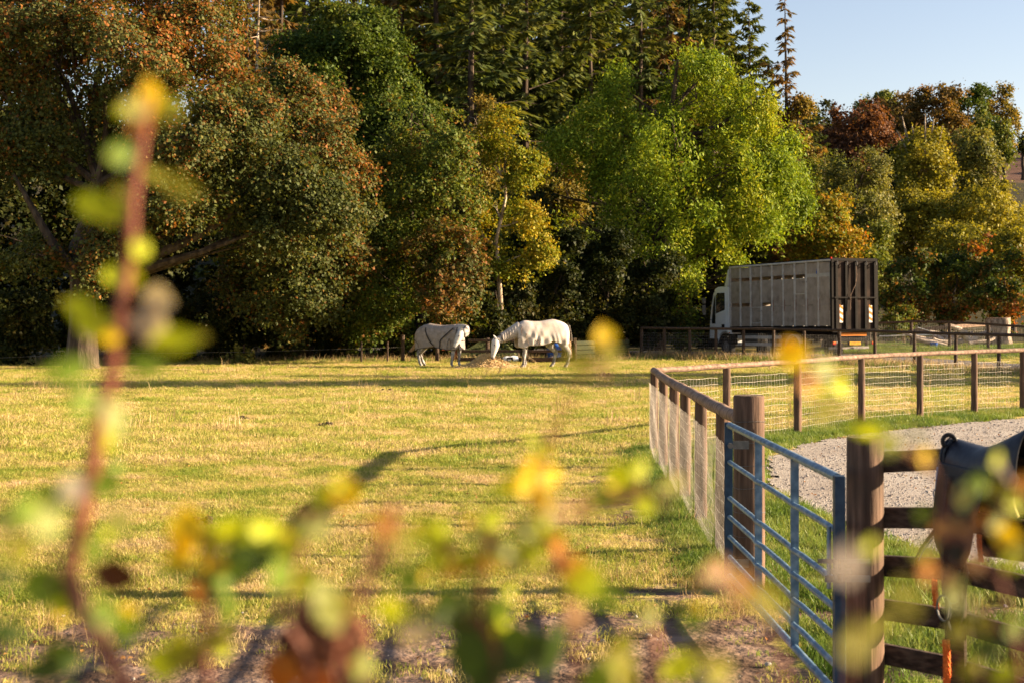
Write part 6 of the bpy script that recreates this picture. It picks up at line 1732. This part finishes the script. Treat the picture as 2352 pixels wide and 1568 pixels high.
cane('blurred middle bramble with many yellow leaves',
  [([(1305,880),(1275,960),(1250,1040),(1235,1110),(1245,1190),(1275,1270),(1300,1340),(1310,1420),(1330,1580)], 8, 24, 'cane')],
  [(1222,1105,84,76,'yel'),(1180,1115,60,50,'yg'),(1242,1030,38,44,'yg'),(1225,1065,50,36,'yel'),(1245,1150,50,50,'yel'),(1240,1205,84,50,'pale'),(1205,1215,60,44,'pale'),(1262,1235,50,50,'yg'),(1340,1330,80,66,'yg'),(1215,1270,50,50,'yg'),(1180,1280,46,46,'pale'),(1285,1290,36,56,'pink'),(1280,1250,50,40,'org'),(1310,1300,40,50,'org'),(1320,1420,50,60,'pink',.9),(1390,1370,60,40,'grn',.8)])
cane('blurred reddish bramble with a big dark green leaf at the bottom middle',
  [([(1122,1215),(1110,1280),(1100,1330),(1110,1420),(1140,1490),(1142,1580)], 18, 40, 'cane'),([(1110,1280),(1060,1310),(1010,1330)], 14, 10, 'cane')],
  [(1130,1190,50,50,'yg'),(1100,1220,50,40,'pale'),(1125,1235,46,44,'pink'),(1080,1285,60,44,'yg'),(1058,1300,56,34,'org'),(1115,1290,50,40,'org'),(1035,1260,40,34,'pink'),(1000,1225,54,60,'yg'),(975,1215,40,40,'yg',.8),(1020,1275,70,50,'yg'),(1150,1265,60,46,'pale'),(1110,1500,150,170,'dgr'),(1190,1490,130,120,'dgr'),(1060,1420,60,70,'dgr'),(1140,1400,56,60,'grn'),(1070,1370,40,50,'dgr',.8),(1005,1415,66,46,'dgr'),(960,1450,80,44,'gry',.8),(1060,1385,50,40,'pale'),(900,1400,60,44,'yg',.8),(940,1330,60,60,'grn',.8),(1250,1500,90,110,'dgr'),(1150,1440,40,60,'yg')])
cane('thin blurred shoot whose yellow leaf tip stands right of the larger horse',
  [([(1392,790),(1360,850),(1330,880),(1300,950),(1262,1020)], 5, 10, 'cane')],
  [(1388,772,46,50,'yel'),(1400,812,46,36,'olv',.85),(1340,830,60,40,'olv',.7)], 1.1)
cane('blurred leaf spray right of the middle, over the grass before the fence',
  [([(1560,1110),(1500,1120),(1440,1135),(1380,1170),(1320,1200)], 6, 10, 'cane')],
  [(1430,1092,66,48,'yg'),(1440,1134,84,28,'pink'),(1390,1140,60,44,'grn'),(1482,1160,44,40,'yg'),(1550,1108,60,30,'olv',.85),(1345,1162,56,36,'pink'),(1290,1175,60,30,'pink',.8),(1470,1075,46,30,'yg')])
cane('blurred yellow leaf spray over the curved fence and the near post',
  [([(1815,800),(1850,850),(1900,890),(1960,950),(2010,1000)], 5, 7, 'cane')],
  [(1820,812,60,56,'yel'),(1895,845,60,40,'pale',.8),(1935,890,60,38,'yg'),(1860,880,60,36,'org',.7),(1990,985,84,32,'yg'),(2040,1020,50,46,'pale',.8),(1900,940,70,36,'olv',.7)], 1.1)
cane('large blurred spray of yellow, green and pink leaves in front of the saddle',
  [([(2120,1040),(2180,1140),(2150,1200),(2230,1250),(2300,1330),(2330,1450),(2350,1580)], 10, 26, 'cane'),([(2352,1140),(2290,1180),(2220,1220),(2130,1250)], 12, 24, 'cane')],
  [(2125,1050,60,56,'yel'),(2090,1040,40,34,'pink'),(2105,1000,46,40,'pale',.8),(2290,1055,60,50,'yg'),(2245,1110,70,60,'grn'),(2290,1120,56,50,'olv'),(2210,1140,46,60,'pale'),(2330,1150,60,60,'yg'),(2350,1110,50,50,'org'),(2180,1215,90,50,'pink'),(2230,1215,60,46,'pink'),(2290,1200,60,60,'pale'),(2310,1230,70,60,'yel'),(2250,1190,50,50,'org'),(2320,1290,56,60,'yg'),(2345,1260,50,50,'olv'),(2120,1180,46,44,'grn'),
   (2130,1310,70,60,'org',.9),(2190,1365,84,84,'pale'),(2235,1390,56,56,'pale'),(2170,1330,60,46,'pink'),(2120,1260,60,44,'pale',.8),(2200,1450,110,90,'olv'),(2270,1490,120,80,'dgr'),(2330,1440,80,60,'grn'),(2230,1530,90,60,'olv'),(2310,1545,110,60,'yg'),(2260,1430,70,60,'olv'),(2240,1290,50,50,'pink',.9)])
cane('faint blurred pinkish leaves across the lower gate bars',
  [([(1640,1290),(1700,1350),(1745,1400),(1790,1480),(1810,1580)], 10, 16, 'cane')],
  [(1645,1305,80,44,'pink',.9),(1715,1355,60,50,'org',.8),(1690,1330,50,50,'pink',.75),(1780,1390,60,50,'olv',.75),(1745,1370,70,40,'olv',.8)], .9)
cane('faint blurred shoot before the foot of the near post',
  [([(1950,1270),(1960,1360),(1960,1460),(1950,1580)], 9, 12, 'cane')],
  [(1945,1290,80,60,'gry',.7),(1965,1470,90,70,'olv',.7),(2080,1380,60,60,'olv',.7)], .75)
cane('blurred low shoot at the bottom between middle bramble and gate',
  [([(1502,1440),(1510,1500),(1500,1580)], 22, 34, 'cane')],
  [(1490,1415,46,50,'pale'),(1560,1530,56,60,'yg'),(1420,1500,80,60,'olv',.8),(1595,1420,46,46,'grn',.8),(1440,1560,90,50,'olv'),(1650,1540,80,60,'olv',.8),(1380,1550,90,60,'grn')])
